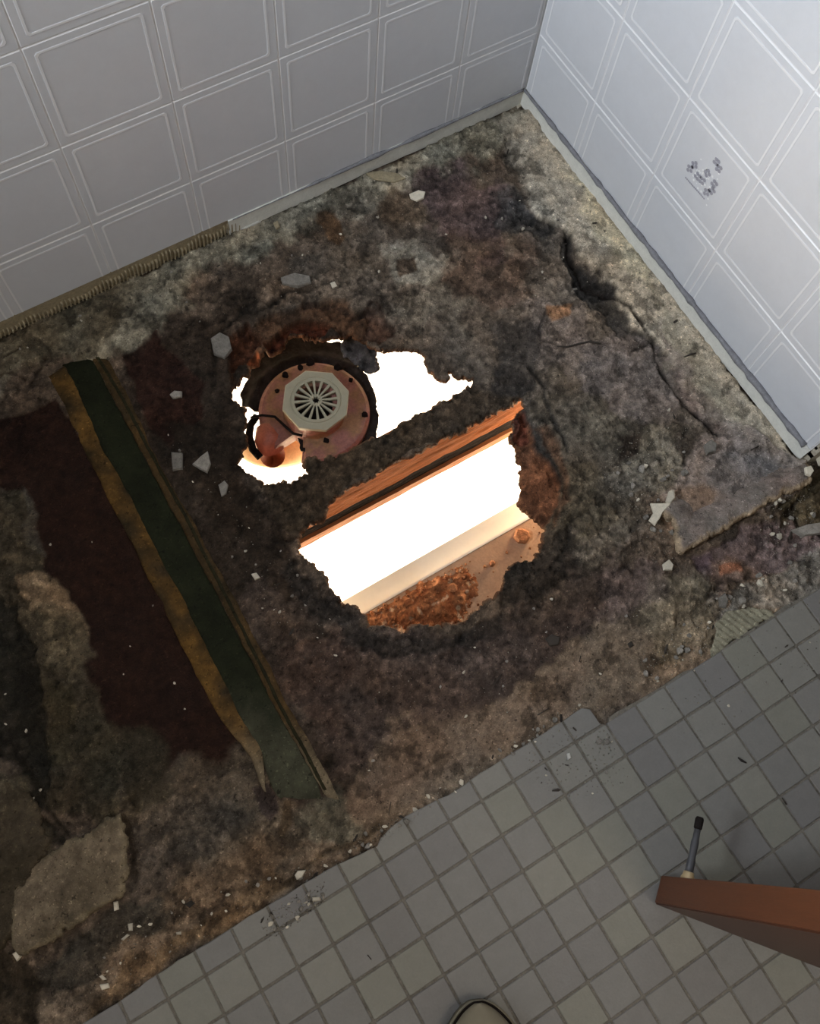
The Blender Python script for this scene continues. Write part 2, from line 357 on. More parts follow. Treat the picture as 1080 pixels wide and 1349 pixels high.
# (outline, colour, softness px, opacity, warp px, dz metres)
STAINS = [
 # big grounds
 ([(150,470),(300,380),(480,420),(330,640),(380,800),(500,1000),(430,1080),(250,900),(120,560)], (38,31,25), 25, .95, 25, 0),
 ([(330,640),(480,830),(620,840),(770,720),(860,760),(700,900),(620,960),(420,1010),(330,820)], (57,48,42), 25, .9, 25, 0),
 ([(430,1060),(500,960),(620,930),(740,860),(850,800),(960,770),(1100,700),(1100,820),(950,850),(940,880),(780,950),(500,1110),(400,1180),(300,1240),(100,1360),(0,1400),(0,1300),(180,1240),(250,1120),(340,1080)], (94,81,68), 18, 1, 18, 0),
 ([(380,860),(480,830),(620,840),(740,800),(830,790),(700,880),(620,950),(520,960),(430,1010)], (60,50,45), 14, .8, 18, 0),
 ([(620,940),(700,900),(790,850),(760,930),(640,1000),(520,1060),(470,1070),(540,990)], (96,82,70), 14, .8, 12, 0),
 ([(430,1060),(520,960),(600,950),(560,1010),(480,1080)], (84,70,60), 12, .6, 12, 0),
 ([(430,250),(560,220),(700,240),(760,330),(700,420),(720,560),(640,540),(600,480),(480,420),(400,380)], (76,68,60), 20, .9, 25, 0),
 ([(700,230),(760,330),(860,440),(950,540),(890,640),(820,740),(700,560),(690,420)], (82,74,66), 20, .95, 20, 0),
 ([(700,540),(760,480),(860,520),(880,620),(850,700),(780,760),(720,730),(745,650),(700,590)], (68,61,52), 20, .8, 20, 0),
 # mortar bands along the walls
 ([(-60,450),(300,295),(690,125),(712,170),(650,190),(600,225),(520,240),(450,270),(400,300),(320,340),(270,350),(235,400),(205,425),(150,462),(90,470),(40,480),(0,505),(-60,540)], (102,97,85), 12, 1, 16, .006),
 ([(-60,450),(120,370),(180,380),(120,460),(60,480),(0,500),(-60,520)], (70,62,48), 20, .7, 14, 0),
 ([(300,300),(560,190),(600,200),(520,262),(440,290),(370,300)], (118,112,100), 12, .6, 16, 0),
 ([(690,125),(720,165),(760,205),(860,325),(985,485),(1066,600),(1040,615),(985,590),(930,545),(880,470),(820,405),(765,335),(720,280),(690,215),(655,190)], (150,140,125), 10, 1, 14, .006),
 ([(742,225),(790,260),(850,340),(870,390),(830,370),(780,300)], (168,158,136), 12, .8, 10, 0),
 ([(640,150),(690,140),(720,200),(760,260),(740,300),(690,240),(650,200)], (124,118,108), 14, .6, 14, 0),
 ([(860,390),(930,470),(990,560),(940,560),(890,480)], (112,105,90), 12, .6, 10, 0),
 # patches in the upper floor
 ([(500,325),(545,310),(610,345),(590,372),(520,370)], (112,107,97), 12, .75, 14, .001),
 ([(590,370),(640,400),(610,440),(560,430),(520,390)], (88,82,73), 14, .7, 16, 0),
 ([(520,335),(545,330),(550,350),(530,358)], (56,45,36), 3, .9, 6, -.002),
 ([(415,278),(435,275),(450,300),(445,315),(425,305)], (72,54,38), 4, .9, 6, 0),
 ([(560,235),(640,225),(690,270),(660,330),(600,320),(560,290)], (70,56,56), 16, .7, 18, 0),
 ([(610,300),(690,330),(700,400),(620,400),(580,350)], (76,60,50), 16, .6, 18, 0),
 ([(510,245),(560,255),(560,290),(520,300),(490,275)], (64,54,44), 8, .8, 12, -.001),
 ([(380,330),(420,325),(440,350),(410,365),(385,355)], (56,50,44), 6, .85, 10, -.001),
 ([(440,320),(500,330),(500,365),(450,370)], (62,55,47), 8, .7, 12, -.001),
 ([(640,255),(680,245),(720,290),(700,320),(660,300)], (52,49,47), 8, .8, 14, -.001),
 ([(655,270),(690,262),(735,300),(715,312),(680,295)], (40,38,37), 6, .7, 12, -.001),
 ([(740,308),(752,312),(760,345),(790,372),(815,385),(850,440),(880,470),(850,465),(800,410),(765,390),(750,370)], (42,40,38), 5, .9, 10, -.004),
 ([(745,340),(765,350),(820,385),(790,392),(757,380)], (34,32,31), 4, .85, 8, -.003),
 ([(700,390),(770,400),(800,450),(760,500),(700,470),(690,420)], (100,90,84), 12, .55, 14, 0),
 ([(720,400),(755,395),(755,412),(728,420)], (132,92,58), 4, .6, 6, 0),
 ([(640,430),(720,420),(720,470),(690,520),(650,500)], (46,43,41), 10, .8, 14, -.002),
 ([(640,480),(690,480),(700,540),(730,600),(745,650),(720,640),(700,590),(692,545),(670,510)], (40,37,35), 8, .85, 10, -.003),
 ([(760,440),(830,430),(880,480),(900,540),(840,560),(780,500)], (92,84,80), 14, .7, 16, 0),
 ([(790,520),(830,560),(810,590),(760,570)], (82,76,66), 12, .6, 12, 0),
 ([(815,575),(845,572),(850,595),(820,600)], (42,34,28), 4, .9, 6, -.002),
 ([(870,430),(930,520),(990,590),(960,590),(900,530)], (96,84,80), 8, .6, 8, 0),
 ([(735,605),(790,600),(810,680),(760,720),(735,680)], (64,56,44), 12, .7, 12, 0),
 ([(850,560),(905,555),(905,650),(870,650),(830,610)], (112,104,90), 8, .55, 14, .003),
 ([(800,620),(860,600),(880,640),(830,660)], (84,78,70), 8, .6, 12, .002),
 # corner area
 ([(880,650),(930,570),(990,560),(1066,605),(1062,640),(990,670),(930,700),(890,690)], (108,98,92), 8, .9, 8, .004),
 ([(890,630),(940,640),(930,700),(880,690)], (104,84,68), 12, .7, 10, 0),
 ([(940,590),(1010,600),(1050,625),(980,660),(930,640)], (94,92,92), 12, .6, 10, 0),
 ([(920,735),(1000,690),(1062,650),(1140,600),(1140,720),(1050,740),(980,770),(930,790)], (84,72,70), 6, .95, 10, -.005),
 ([(922,735),(945,725),(950,755),(935,768),(922,755)], (66,54,58), 4, .8, 6, 0),
 ([(1030,650),(1140,560),(1140,690),(1070,690),(1040,675)], (62,55,40), 8, .9, 10, -.006),
 ([(940,745),(1000,735),(1010,770),(970,790),(930,775)], (84,68,56), 8, .6, 10, 0),
 ([(952,748),(985,740),(985,752),(955,760)], (120,74,50), 4, .6, 5, 0),
 ([(980,780),(1140,690),(1140,760),(1020,800),(960,805)], (108,102,94), 8, .8, 12, .002),
 ([(860,760),(930,760),(960,800),(940,850),(870,860),(830,810)], (98,88,72), 12, .6, 14, 0),
 ([(780,760),(860,740),(880,790),(800,830)], (88,76,72), 14, .5, 14, 0),
 # maroon linings on the left
 ([(-60,560),(0,545),(35,540),(72,520),(110,580),(160,670),(215,780),(265,880),(320,970),(350,1035),(300,1010),(230,1045),(180,1070),(150,1010),(120,900),(70,800),(30,700),(0,640),(-60,600)], (29, 17, 12), 4, 1, 4, -.003),
 ([(150,465),(195,440),(205,418),(212,450),(240,480),(262,500),(262,540),(235,590),(200,570),(175,510)], (34,20,15), 5, .95, 6, -.002),
 ([(215,560),(300,520),(320,640),(370,680),(400,760),(380,800),(320,720),(260,640)], (33,26,20), 10, .95, 12, 0),
 ([(360,850),(430,830),(480,860),(430,960),(400,940)], (58,45,38), 14, .7, 14, 0),
 ([(240,1010),(340,985),(385,1050),(440,1090),(380,1140),(280,1130),(180,1110),(170,1070)], (74,66,56), 18, .75, 16, 0),
 ([(170,1080),(260,1050),(340,1060),(250,1130),(180,1150)], (58,52,46), 14, .7, 14, 0),
 # far left ground
 ([(-60,640),(20,650),(60,760),(120,880),(160,1000),(150,1080),(60,1060),(0,940),(-60,900)], (50,44,34), 8, .95, 10, 0),
 ([(14,758),(55,750),(78,770),(102,800),(115,830),(100,820),(62,815),(30,790)], (100,84,66), 5, .9, 8, .003),
 ([(45,800),(108,805),(125,850),(100,880),(60,860)], (76,68,54), 10, .7, 12, .002),
 ([(20,640),(40,660),(55,730),(40,720),(25,670)], (70,66,58), 6, .6, 8, 0),
 ([(-60,760),(20,790),(50,860),(55,960),(60,1060),(80,1110),(40,1100),(10,1000),(-60,960)], (24,22,18), 6, .9, 10, -.006),
 ([(110,940),(200,980),(230,1050),(150,1070),(110,1020)], (46,42,32), 14, .7, 14, 0),
 ([(55,880),(100,900),(100,1000),(60,1010)], (52,46,32), 10, .6, 10, 0),
 ([(-60,1000),(20,1020),(60,1080),(70,1180),(30,1240),(-60,1200)], (62,56,44), 10, .8, 12, .002),
 # lower left
 ([(60,1265),(140,1215),(200,1170),(250,1130),(240,1190),(170,1250),(80,1310),(20,1310)], (50,46,40), 10, .9, 12, -.001),
 ([(-60,1230),(30,1260),(60,1300),(20,1400),(-60,1400)], (38,31,22), 16, .9, 12, 0),
 ([(110,1349),(160,1290),(230,1230),(300,1190),(360,1140),(395,1165),(262,1248),(155,1321),(100,1380)], (92,75,56), 10, .8, 12, 0),
 ([(200,1170),(340,1090),(400,1110),(330,1170),(230,1220)], (84,70,56), 14, .6, 14, 0),
 ([(330,1035),(352,1028),(365,1045),(368,1065),(358,1080),(345,1068)], (50,42,40), 3, .9, 3, -.001),
 ([(374,1052),(384,1052),(384,1085),(374,1102),(368,1098)], (58,48,36), 3, .9, 3, -.001),
 ([(425,1030),(450,1060),(470,1100),(440,1120),(400,1100),(390,1070)], (76,74,64), 12, .7, 12, 0),
 # crumbly rims of the holes
 ([(300,470),(318,430),(345,405),(400,395),(450,395),(480,410),(520,430),(500,455),(480,440),(440,430),(400,428),(350,445),(325,480),(300,500)], (60,43,31), 5, .9, 9, -.010),
 ([(282,450),(300,425),(318,410),(325,420),(306,445),(300,480),(290,500),(278,480)], (46,38,32), 5, .85, 8, -.002),
 ([(300,440),(325,415),(345,430),(330,455),(312,485),(300,490)], (60,34,22), 5, .8, 6, -.016),
 ([(345,438),(400,415),(440,425),(430,438),(380,436),(350,450)], (64,28,14), 5, .8, 5, -.018),
 ([(480,405),(510,415),(520,440),(500,450),(480,432)], (56,40,32), 5, .8, 8, -.008),
 ([(322,470),(336,455),(342,470),(330,488)], (150,84,50), 3, .7, 5, -.012),
 ([(380,600),(440,590),(500,565),(560,535),(622,500),(690,515),(600,562),(520,600),(430,655),(430,690),(385,710),(360,680),(350,640)], (46,38,29), 6, .95, 8, -.004),
 ([(560,535),(625,503),(690,515),(600,558),(540,580)], (54,46,38), 6, .7, 6, 0),
 ([(386,720),(430,780),(478,826),(530,845),(610,835),(670,800),(672,830),(560,870),(470,860),(410,800),(370,740)], (34,30,27), 8, .85, 10, -.003),
 ([(668,745),(720,738),(745,690),(770,690),(760,740),(700,790),(660,800)], (38,33,28), 6, .8, 10, -.003),
 ([(665,745),(690,735),(700,755),(680,785),(664,780)], (34,30,26), 4, .9, 6, .003),
 # reddish rotten ledge right of the big hole
 ([(690,530),(700,555),(705,580),(720,605),(738,630),(740,665),(722,688),(700,674),(686,655),(688,600),(678,570)], (92,60,42), 4, .95, 6, -.011),
 ([(705,560),(735,610),(745,650),(735,690),(760,660),(748,600),(722,560)], (76,54,40), 6, .7, 8, -.003),
 ([(676,545),(695,535),(700,575),(690,580),(677,572)], (92,50,38), 3, .8, 4, -.008),
]
# cracks and thin marks: (line, halfwidth px, colour, softness, dz)
CRACKS = [
 ([(748,312),(752,335),(762,350),(768,372),(790,378),(815,392),(832,402),(848,425),(862,445),(865,470),(880,495),(905,535),(925,548),(945,570)], 2.2, (26,22,20), 2, -.006),
 ([(700,480),(716,500),(724,530),(735,560),(752,590)], 2.5, (26,24,22), 3, -.004),
 ([(720,410),(712,425),(716,445),(735,450)], 1.8, (30,26,24), 2, -.004),
 ([(905,560),(908,590),(903,612)], 2, (36,32,28), 2, -.003),
 ([(755,690),(752,715),(740,735)], 2.2, (30,26,22), 3, -.003),
 ([(278,478),(283,445),(300,420),(322,402),(352,398),(380,378),(402,376)], 3, (26,22,18), 3, -.005),
 ([(468,412),(484,405),(490,394),(505,402)], 2, (34,26,20), 2, -.003),
 ([(400,395),(440,398),(470,410),(500,405),(520,430)], 2.5, (40,30,24), 3, -.003),
 ([(835,460),(860,452)], 1.3, (40,34,30), 2, -.001),
 ([(1085,700),(1060,690),(1045,668),(1058,650)], 3, (34,30,26), 4, -.006),
 ([(940,780),(955,765),(985,765),(995,750)], 2.5, (44,36,30), 3, -.003),
 ([(0,470),(20,460),(30,448)], 1.6, (34,28,20), 2, -.002),
 ([(-20,500),(10,490),(40,500),(60,470)], 1.6, (40,32,24), 2, -.002),
 ([(500,1040),(560,1010),(600,985)], 1.5, (70,58,48), 3, -.001),
 ([(165,1085),(170,1120),(172,1160)], 4, (36,30,24), 5, -.003),
 ([(380,1165),(430,1125),(470,1112),(500,1085)], 3, (62,52,40), 5, -.002),
 ([(690,700),(700,720),(692,735)], 1.5, (210,170,110), 2, -.004),
 ([(20,1000),(60,1060),(85,1100)], 3, (28,24,18), 4, -.004),
]
def floor_col(X, Y, S=None, zout=False):
    U, V = pix(X, Y)
    n1x = fbm(X, Y, .05, 21, 5); n1y = fbm(X, Y, .05, 43, 5)
    C = np.empty(X.shape + (3,)); C[:] = cc(72, 62, 53)
    Z = np.full(X.shape, -.009)
    for poly, col, soft, op, warp, dz in STAINS:
        soft = soft * .6; warp = warp * 1.15
        P = np.array(poly); mg = soft + warp + 5
        m = (U > P[:, 0].min() - mg) & (U < P[:, 0].max() + mg) & (V > P[:, 1].min() - mg) & (V < P[:, 1].max() + mg)
        if not m.any(): continue
        d = sdf(U[m] + 2.4 * warp * n1x[m], V[m] + 2.4 * warp * n1y[m], poly)
        k = sst(soft, -soft, d) * op
        C[m] = C[m] * (1 - k[:, None]) + cc(*col) * k[:, None]
        if dz: Z[m] += dz * sst(max(soft * .5, 2), -max(soft * .5, 2), d)
    for pl_, hw, col, soft, dz in CRACKS:
        P = np.array(pl_)
        m = (U > P[:, 0].min() - 15) & (U < P[:, 0].max() + 15) & (V > P[:, 1].min() - 15) & (V < P[:, 1].max() + 15)
        if not m.any(): continue
        d = dline(U[m] + 9 * n1x[m], V[m] + 9 * n1y[m], pl_) + 3 * fbm(X[m], Y[m], .012, 61, 2)
        k = sst(hw + soft, max(hw - soft, 0), d) * .9
        C[m] = C[m] * (1 - k[:, None]) + cc(*col) * k[:, None]; Z[m] += dz * k
    # roughness of the crust, calmer on the linings
    mott = fbm(X, Y, .022, 71, 5); fine = fbm(X, Y, .006, 91, 3)
    grit = fbm(X, Y, .0065, 171, 2); sat = .34 * mott + .50 * fine * (1 - .5 * (C.mean(-1) < .02)) + .42 * grit
    cal = np.zeros(X.shape)
    for poly in CALM:
        cal = np.maximum(cal, sst(15, -15, sdf(U + 30 * n1x, V + 30 * n1y, poly)))
    sat = sat * (1 - .45 * cal)
    # flaked plateaus with crisp edges
    for sd_, sc2, th_, f_, dz_ in ((201, .055, .10, .80, -.0014), (211, .04, .13, 1.22, .0012), (221, .018, .14, .72, -.0012), (231, .014, .16, 1.3, .0010)):
        fl_ = sst(th_, th_ + .035, fbm(X, Y, sc2, sd_, 6)) * (1 - .7 * cal)
        C = C * (1 + (f_ - 1) * fl_)[..., None]; Z = Z + dz_ * fl_
    # crumbled zones
    rz = np.zeros(X.shape)
    for poly in CRUMBLED:
        rz = np.maximum(rz, sst(14, -14, sdf(U + 40 * n1x, V + 40 * n1y, poly)))
    rid = np.abs(fbm(X, Y, .020, 301, 5)); rg2 = np.abs(fbm(X, Y, .009, 311, 4))
    C = C * (1 + rz * (.55 * (np.clip(rid * 5, 0, 1) - .42) + .7 * fbm(X, Y, .007, 331, 3)))[..., None]
    Z = Z + rz * (.0028 * np.clip(rid * 5, 0, 1) - .0012 * np.clip(1 - rg2 * 9, 0, 1) + .0035 * fbm(X, Y, .012, 321, 5) - .0015)
    dk = 1 - .5 * sst(.17, .22, fbm(X, Y, .03, 131, 5)) * sst(.03, .10, (C.mean(-1)))
    C = C * (1 + 1.25 * sat)[..., None] * dk[..., None]
    hue = fbm(X, Y, .06, 151, 4)[..., None]
    C = C * (1 + hue * np.array([.15, .0, -.15]) + np.array([.01, 0, -.03]))
    maroon = (C[..., 0] > 2.1 * C[..., 2]) & (C.mean(-1) < .035)
    ra = np.where(maroon, .35, 1.0)
    Z = Z + ra * (.0035 * fbm(X, Y, .03, 101, 5) + .0022 * fine + .004 * np.maximum(0, fbm(X, Y, .015, 111, 4) - .14))
    ds_ = np.minimum(sdf(U, V, [(60, 490), (90, 470), (142, 466), (450, 1056), (352, 1046)]), 60)
    fk = sst(6, -4, ds_); Z = Z * (1 - fk) + (-.0115) * fk
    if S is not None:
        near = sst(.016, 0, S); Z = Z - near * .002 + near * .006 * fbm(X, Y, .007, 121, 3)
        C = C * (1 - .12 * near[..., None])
    return C, Z
_cache = {}
def fz(X, Y, S):
    C, Z = floor_col(X, Y, S); _cache['c'] = C; _cache['z'] = (X, Y, Z); return Z
def fc(X, Y, S): return _cache['c']

floor = empty('floor', (0, 0, 0)); tag(floor, kind='structure')
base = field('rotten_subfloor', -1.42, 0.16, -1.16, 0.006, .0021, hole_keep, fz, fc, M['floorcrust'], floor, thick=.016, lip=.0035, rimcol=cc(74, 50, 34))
tag(base, 'rough stained floor crust with ragged holes broken through')
GX, GY, GZ = _cache['z']
def ground(x, y):
    i = int(round((x - GX[0, 0]) / (GX[0, 1] - GX[0, 0]))); j = int(round((y - GY[0, 0]) / (GY[1, 0] - GY[0, 0])))
    if 0 <= i < GX.shape[1] and 0 <= j < GX.shape[0] and sdf(np.array([pix(x, y)[0]]), np.array([pix(x, y)[1]]), TILE_PX)[0] > 0: return float(GZ[j, i])
    return 0.0

# grout bed under the tiles
bm = bmesh.new(); prism(bm, TR, -.03, -.0016)
tag(fin('grout_bed', bm, M['grout'], floor), 'brownish grey grout bed between the tiles')
# exposed thin-set where a tile has come away, with the trowel's ridges
TS = [(938, 866), (946, 818), (960, 805), (985, 799), (1010, 802), (1020, 808), (1000, 822), (975, 838), (952, 856)]
def ts_keep(X, Y):
    U, V = pix(X, Y); return -sdf(U + 8 * fbm(X, Y, .015, 5, 3), V + 8 * fbm(X, Y, .015, 6, 3), TS) * .00095
def ts_z(X, Y, S): return -.002 + .0013 * np.sin((X * .94 + Y * .33) * 2 * math.pi / .0085) + .0008 * fbm(X, Y, .01, 3, 3)
def ts_c(X, Y, S): return np.array(cc(112, 108, 92)) * (1 + .35 * fbm(X, Y, .01, 9, 3)[..., None])
xs = [up(u, v)[0] for u, v in TS]; ys = [up(u, v)[1] for u, v in TS]
tag(field('thinset_patch', min(xs) - .01, max(xs) + .01, min(ys) - .01, max(ys) + .01, .0014, ts_keep, ts_z, ts_c, M['mortar'], floor, thick=.007, lip=.001), 'combed mortar patch where a tile is missing')

# mosaic tiles
Q, OX, OY, TH = .04930391, -.48905253, -.98209704, -.013744
GAP = .0030
def clip_sq(poly, x0, x1, y0, y1):
    for ax, lim, sg in ((0, x0, 1), (0, x1, -1), (1, y0, 1), (1, y1, -1)):
        out = []
        for i in range(len(poly)):
            a, b = poly[i - 1], poly[i]; da = (a[ax] - lim) * sg; db = (b[ax] - lim) * sg
            if (da >= 0) != (db >= 0):
                t = da / (da - db); out.append((a[0] + (b[0] - a[0]) * t, a[1] + (b[1] - a[1]) * t))
            if db >= 0: out.append(b)
        poly = out
        if not poly: return []
    return poly
ct, st_ = math.cos(TH), math.sin(TH)
def tolat(p): x, y = p[0] - OX, p[1] - OY; return (x * ct + y * st_, -x * st_ + y * ct)
# ragged break line: split long edges and jitter
TL = []
for i in range(len(TILE_EDGE)):
    a = np.array(TR[i]); b = np.array(TR[(i + 1)])
    n = max(1, int(np.hypot(*(b - a)) / .012)) if i < len(TILE_EDGE) - 1 else 1
    for k in range(n):
        p = a + (b - a) * k / n
        if k: p = p + np.array([random.uniform(-.0012, .0012), random.uniform(-.0012, .0012)])
        TL.append(tolat(p))
for p in TR[len(TILE_EDGE):]: TL.append(tolat(p))
bm = bmesh.new(); h = (Q - GAP) / 2; c_ = .0012
prism(bm, [(-h + c_, -h), (h - c_, -h), (h, -h + c_), (h, h - c_), (h - c_, h), (-h + c_, h), (-h, h - c_), (-h, -h + c_)], -.0075, 0, .0011, .0009)
tmesh = bpy.data.meshes.new('tile'); bmesh.ops.recalc_face_normals(bm, faces=bm.faces[:]); bm.to_mesh(tmesh); bm.free(); tmesh.materials.append(M['tile'])
ntile = 0
for r in range(-6, 11):
    for c in range(-17, 16):
        # cell between lattice lines c..c+1 and rows r..r+1
        lx, ly = (c + .5) * Q, -(r + .5) * Q
        wx, wy = OX + lx * ct - ly * st_, OY + lx * st_ + ly * ct
        u, v = pix(wx, wy)
        if not (-60 < u < 1290 and 700 < v < 1420): continue
        pc = clip_sq(TL, lx - h, lx + h, ly - h, ly + h)
        if len(pc) < 3: continue
        q = []
        for p in pc:
            if not q or math.hypot(p[0] - q[-1][0], p[1] - q[-1][1]) > .0012: q.append(p)
        if math.hypot(q[0][0] - q[-1][0], q[0][1] - q[-1][1]) < .0012: q.pop()
        if len(q) < 3: continue
        A = abs(area2(q))
        if A < .00012: continue
        full = A > (2 * h) ** 2 * .985
        if full:
            o = bpy.data.objects.new('tile', tmesh); COL.objects.link(o)
            o.location = (wx, wy, random.uniform(-.0004, .0003))
            o.rotation_euler = (random.gauss(0, .006), random.gauss(0, .006), TH + random.gauss(0, .006))
        else:
            bm = bmesh.new(); prism(bm, [(p[0] - lx, p[1] - ly) for p in q], -.0075, 0, .0007, .0007)
            o = fin('tile', bm, M['tile']); o.location = (wx, wy, 0); o.rotation_euler = (0, 0, TH)
        o.parent = floor; ntile += 1
print('tiles', ntile)

# ---- walls: backing plus embossed panel squares
P = .1524; OL, OR_, H1 = .14672, .15647, .14165; ZB = .027
wl = empty('wall_left'); tag(wl, kind='structure'); wr = empty('wall_right'); tag(wr, kind='structure')
bm = bmesh.new(); box(bm, (-2.6, .0013, -.02), (.12, .10, 2.4)); fin('backing_sheet', bm, M['wallline'], wl)
bm = bmesh.new(); box(bm, (.0013, -.767, -.02), (.10, .0013, 2.4)); fin('backing_sheet', bm, M['wallline'], wr)
def cell_mesh(name, w0, w1, z0, z1):
    """embossed square: local x along wall 0..P, local z 0..P, cropped to w0..w1, z0..z1; front faces -y"""
    bm = bmesh.new(); rings = []
    def ring(i, d, ch):
        a, b = i, P - i
        pts = [(a + ch, a), (b - ch, a), (b, a + ch), (b, b - ch), (b - ch, b), (a + ch, b), (a, b - ch), (a, a + ch)]
        rings.append([bm.verts.new((x, d, z)) for x, z in pts])
    for i, d, ch in ((.0003, .0030, .001), (.0006, .0009, .001), (.0018, 0, .001), (.0108, 0, .003), (.0114, -.0004, .003), (.0141, -.0004, .003), (.0147, 0, .003)): ring(i, d, ch)
    mi = [1, 1, 0, 0, 1, 0]
    for k in range(len(rings) - 1):
        for j in range(8):
            f = bm.faces.new((rings[k][j], rings[k][(j + 1) % 8], rings[k + 1][(j + 1) % 8], rings[k + 1][j])); f.material_index = mi[k]
    bm.faces.new(rings[-1])
    for co, no, need in (((w0, 0, 0), (-1, 0, 0), w0 > 0), ((w1, 0, 0), (1, 0, 0), w1 < P), ((0, 0, z0), (0, 0, -1), z0 > 0), ((0, 0, z1), (0, 0, 1), z1 < P)):
        if need: bmesh.ops.bisect_plane(bm, geom=bm.verts[:] + bm.edges[:] + bm.faces[:], plane_co=co, plane_no=no, clear_outer=True)
    bmesh.ops.recalc_face_normals(bm, faces=bm.faces[:])
    # front must face -y
    big = max(bm.faces, key=lambda f: f.calc_area())
    if big.normal.y > 0: bmesh.ops.reverse_faces(bm, faces=bm.faces[:])
    me = bpy.data.meshes.new(name); bm.to_mesh(me); bm.free(); me.materials.append(M['wallfield']); me.materials.append(M['wallline'])
    return me
mcache = {}
def cell(wall, i, j, off, side, length):
    """i-th column from the corner, j-th row; distances from the corner s0..s0+P"""
    s0 = off + (i - 1) * P; z0 = H1 + (j - 1) * P
    lo, hi = max(0, -s0), min(P, length - s0)
    if hi - lo < .01: return None
    zl = max(0, ZB - z0)
    key = (side, round(lo, 4), round(hi, 4), round(zl, 4))
    if key not in mcache:
        if side == 'L': mcache[key] = cell_mesh('panel_tile', P - hi, P - lo, zl, P)   # local x runs toward the corner
        else: mcache[key] = cell_mesh('panel_tile', lo, hi, zl, P)
    o = bpy.data.objects.new('tile', mcache[key]); COL.objects.link(o); o.parent = wall
    if side == 'L': o.location = (-s0 - P, 0, z0)
    else: o.location = (0, -s0, z0); o.rotation_euler = (0, 0, -math.pi / 2)
    return o
decal_cell = None
for j in range(0, 12):
    for i in range(0, 16):
        if i == 0 or True: cell(wl, i, j, OL, 'L', 2.3)
    for i in range(0, 6):
        o = cell(wr, i, j, OR_, 'R', .769)
        if (i, j) == (3, 1): decal_cell = o
# printed flower posy on one panel square, placed on the wall plane
bm = bmesh.new(); bm2 = bmesh.new()
def disc(b, u, v, r, n=8, z=.0006, sq=1.0):
    p = upx(u, v, 0); inv = Vector((p[0] - z, p[1], p[2]))
    vs = [b.verts.new((inv.x, inv.y + r * math.cos(k * 2 * math.pi / n), inv.z + sq * r * math.sin(k * 2 * math.pi / n))) for k in range(n)]
    b.faces.new(vs)
for u, v in ((915, 217), (909, 222), (944, 213), (947, 222), (932, 228), (925, 238), (919, 232), (931, 253), (938, 251), (941, 242)):
    for k in range(4):
        a = k * math.pi / 2 + u; disc(bm, u + 3.0 * math.cos(a), v + 3.4 * math.sin(a), .0031, 8)
for k in range(14): disc(bm, 903.5 + k * 1.85, 234 + k * 2.1, .0016, 6)
random.seed(3)
for k in range(46): disc(bm2, random.gauss(928, 9), random.gauss(234, 11), random.uniform(.001, .0022), 6, .0004)
for b, m_, nm in ((bm, M['decal'], 'flower_print'), (bm2, M['decal2'], 'pale_petal_print')):
    o = fin(nm, b, m_); o.parent = decal_cell; bpy.context.view_layer.update(); o.matrix_parent_inverse = decal_cell.matrix_world.inverted()
tag(decal_cell, 'panel square printed with a small grey flower posy')

# bare board strip at the foot of both walls, and the caulk line above it
def wob(n, a, s): return [a * (vn - 0) for vn in (fbm(np.arange(n) * .02, np.zeros(n), .09, s, 3))]
def foot_strip(name, pts_top, along, parent, m):
    pass
bm = bmesh.new()
n = 60; xs = np.linspace(-.56, .0, n); wz = wob(n, .004, 3)
r = []
for i in range(n):
    zt = ZB - .0005; zb = -.006 + wz[i]
    r.append([bm.verts.new((xs[i], y, z)) for y, z in ((.003, zt), (-.0022, zt), (-.0030 , zb), (.003, zb))])
for a, b in zip(r[:-1], r[1:]):
    for k in range(4): bm.faces.new((a[k], a[(k + 1) % 4], b[(k + 1) % 4], b[k]))
bm.faces.new(r[0]); bm.faces.new(r[-1]); fin('baseboard_strip', bm, M['strip'], wl)
bm = bmesh.new(); r = []
ys = np.linspace(0, -.767, 80); wz = wob(80, .005, 13)
for i in range(80):
    zt = ZB - .0005; zb = -.006 + wz[i]
    r.append([bm.verts.new((x, ys[i], z)) for x, z in ((.003, zt), (-.0030, zt), (-.0045, zb), (.003, zb))])
for a, b in zip(r[:-1], r[1:]):
    for k in range(4): bm.faces.new((a[k], a[(k + 1) % 4], b[(k + 1) % 4], b[k]))
bm.faces.new(r[0]); bm.faces.new(r[-1]); fin('baseboard_strip', bm, M['strip'], wr)
wn = fbm(np.arange(70) * .011, np.zeros(70), .05, 77, 3)
bm = bmesh.new(); tube(bm, [(-.004 - i * .0093, -.0025 - .0006 * wn[i], ZB - .001 + .004 * wn[i] * .4) for i in range(60)], [max(.0012, .0026 + .004 * wn[i]) * (1 - .8 * max(0, (i - 35) / 25)) for i in range(60)], 8); fin('caulk_line', bm, M['caulk'], wl, True)
bm = bmesh.new(); tube(bm, [(-.0030 - .0006 * wn[i], -.004 - i * .0109, ZB - .001 + .003 * wn[i]) for i in range(70)], [max(.0020, .0030 + i * .00003 + .004 * wn[(i * 3) % 70]) for i in range(70)], 8); fin('caulk_line', bm, M['caulk'], wr, True)
# corner bead
bm = bmesh.new(); tube(bm, [(0.0005, 0.0005, .02), (0.0005, .0005, 2.3)], .003, 8); fin('corner_bead', bm, M['wallline'], wr, True)
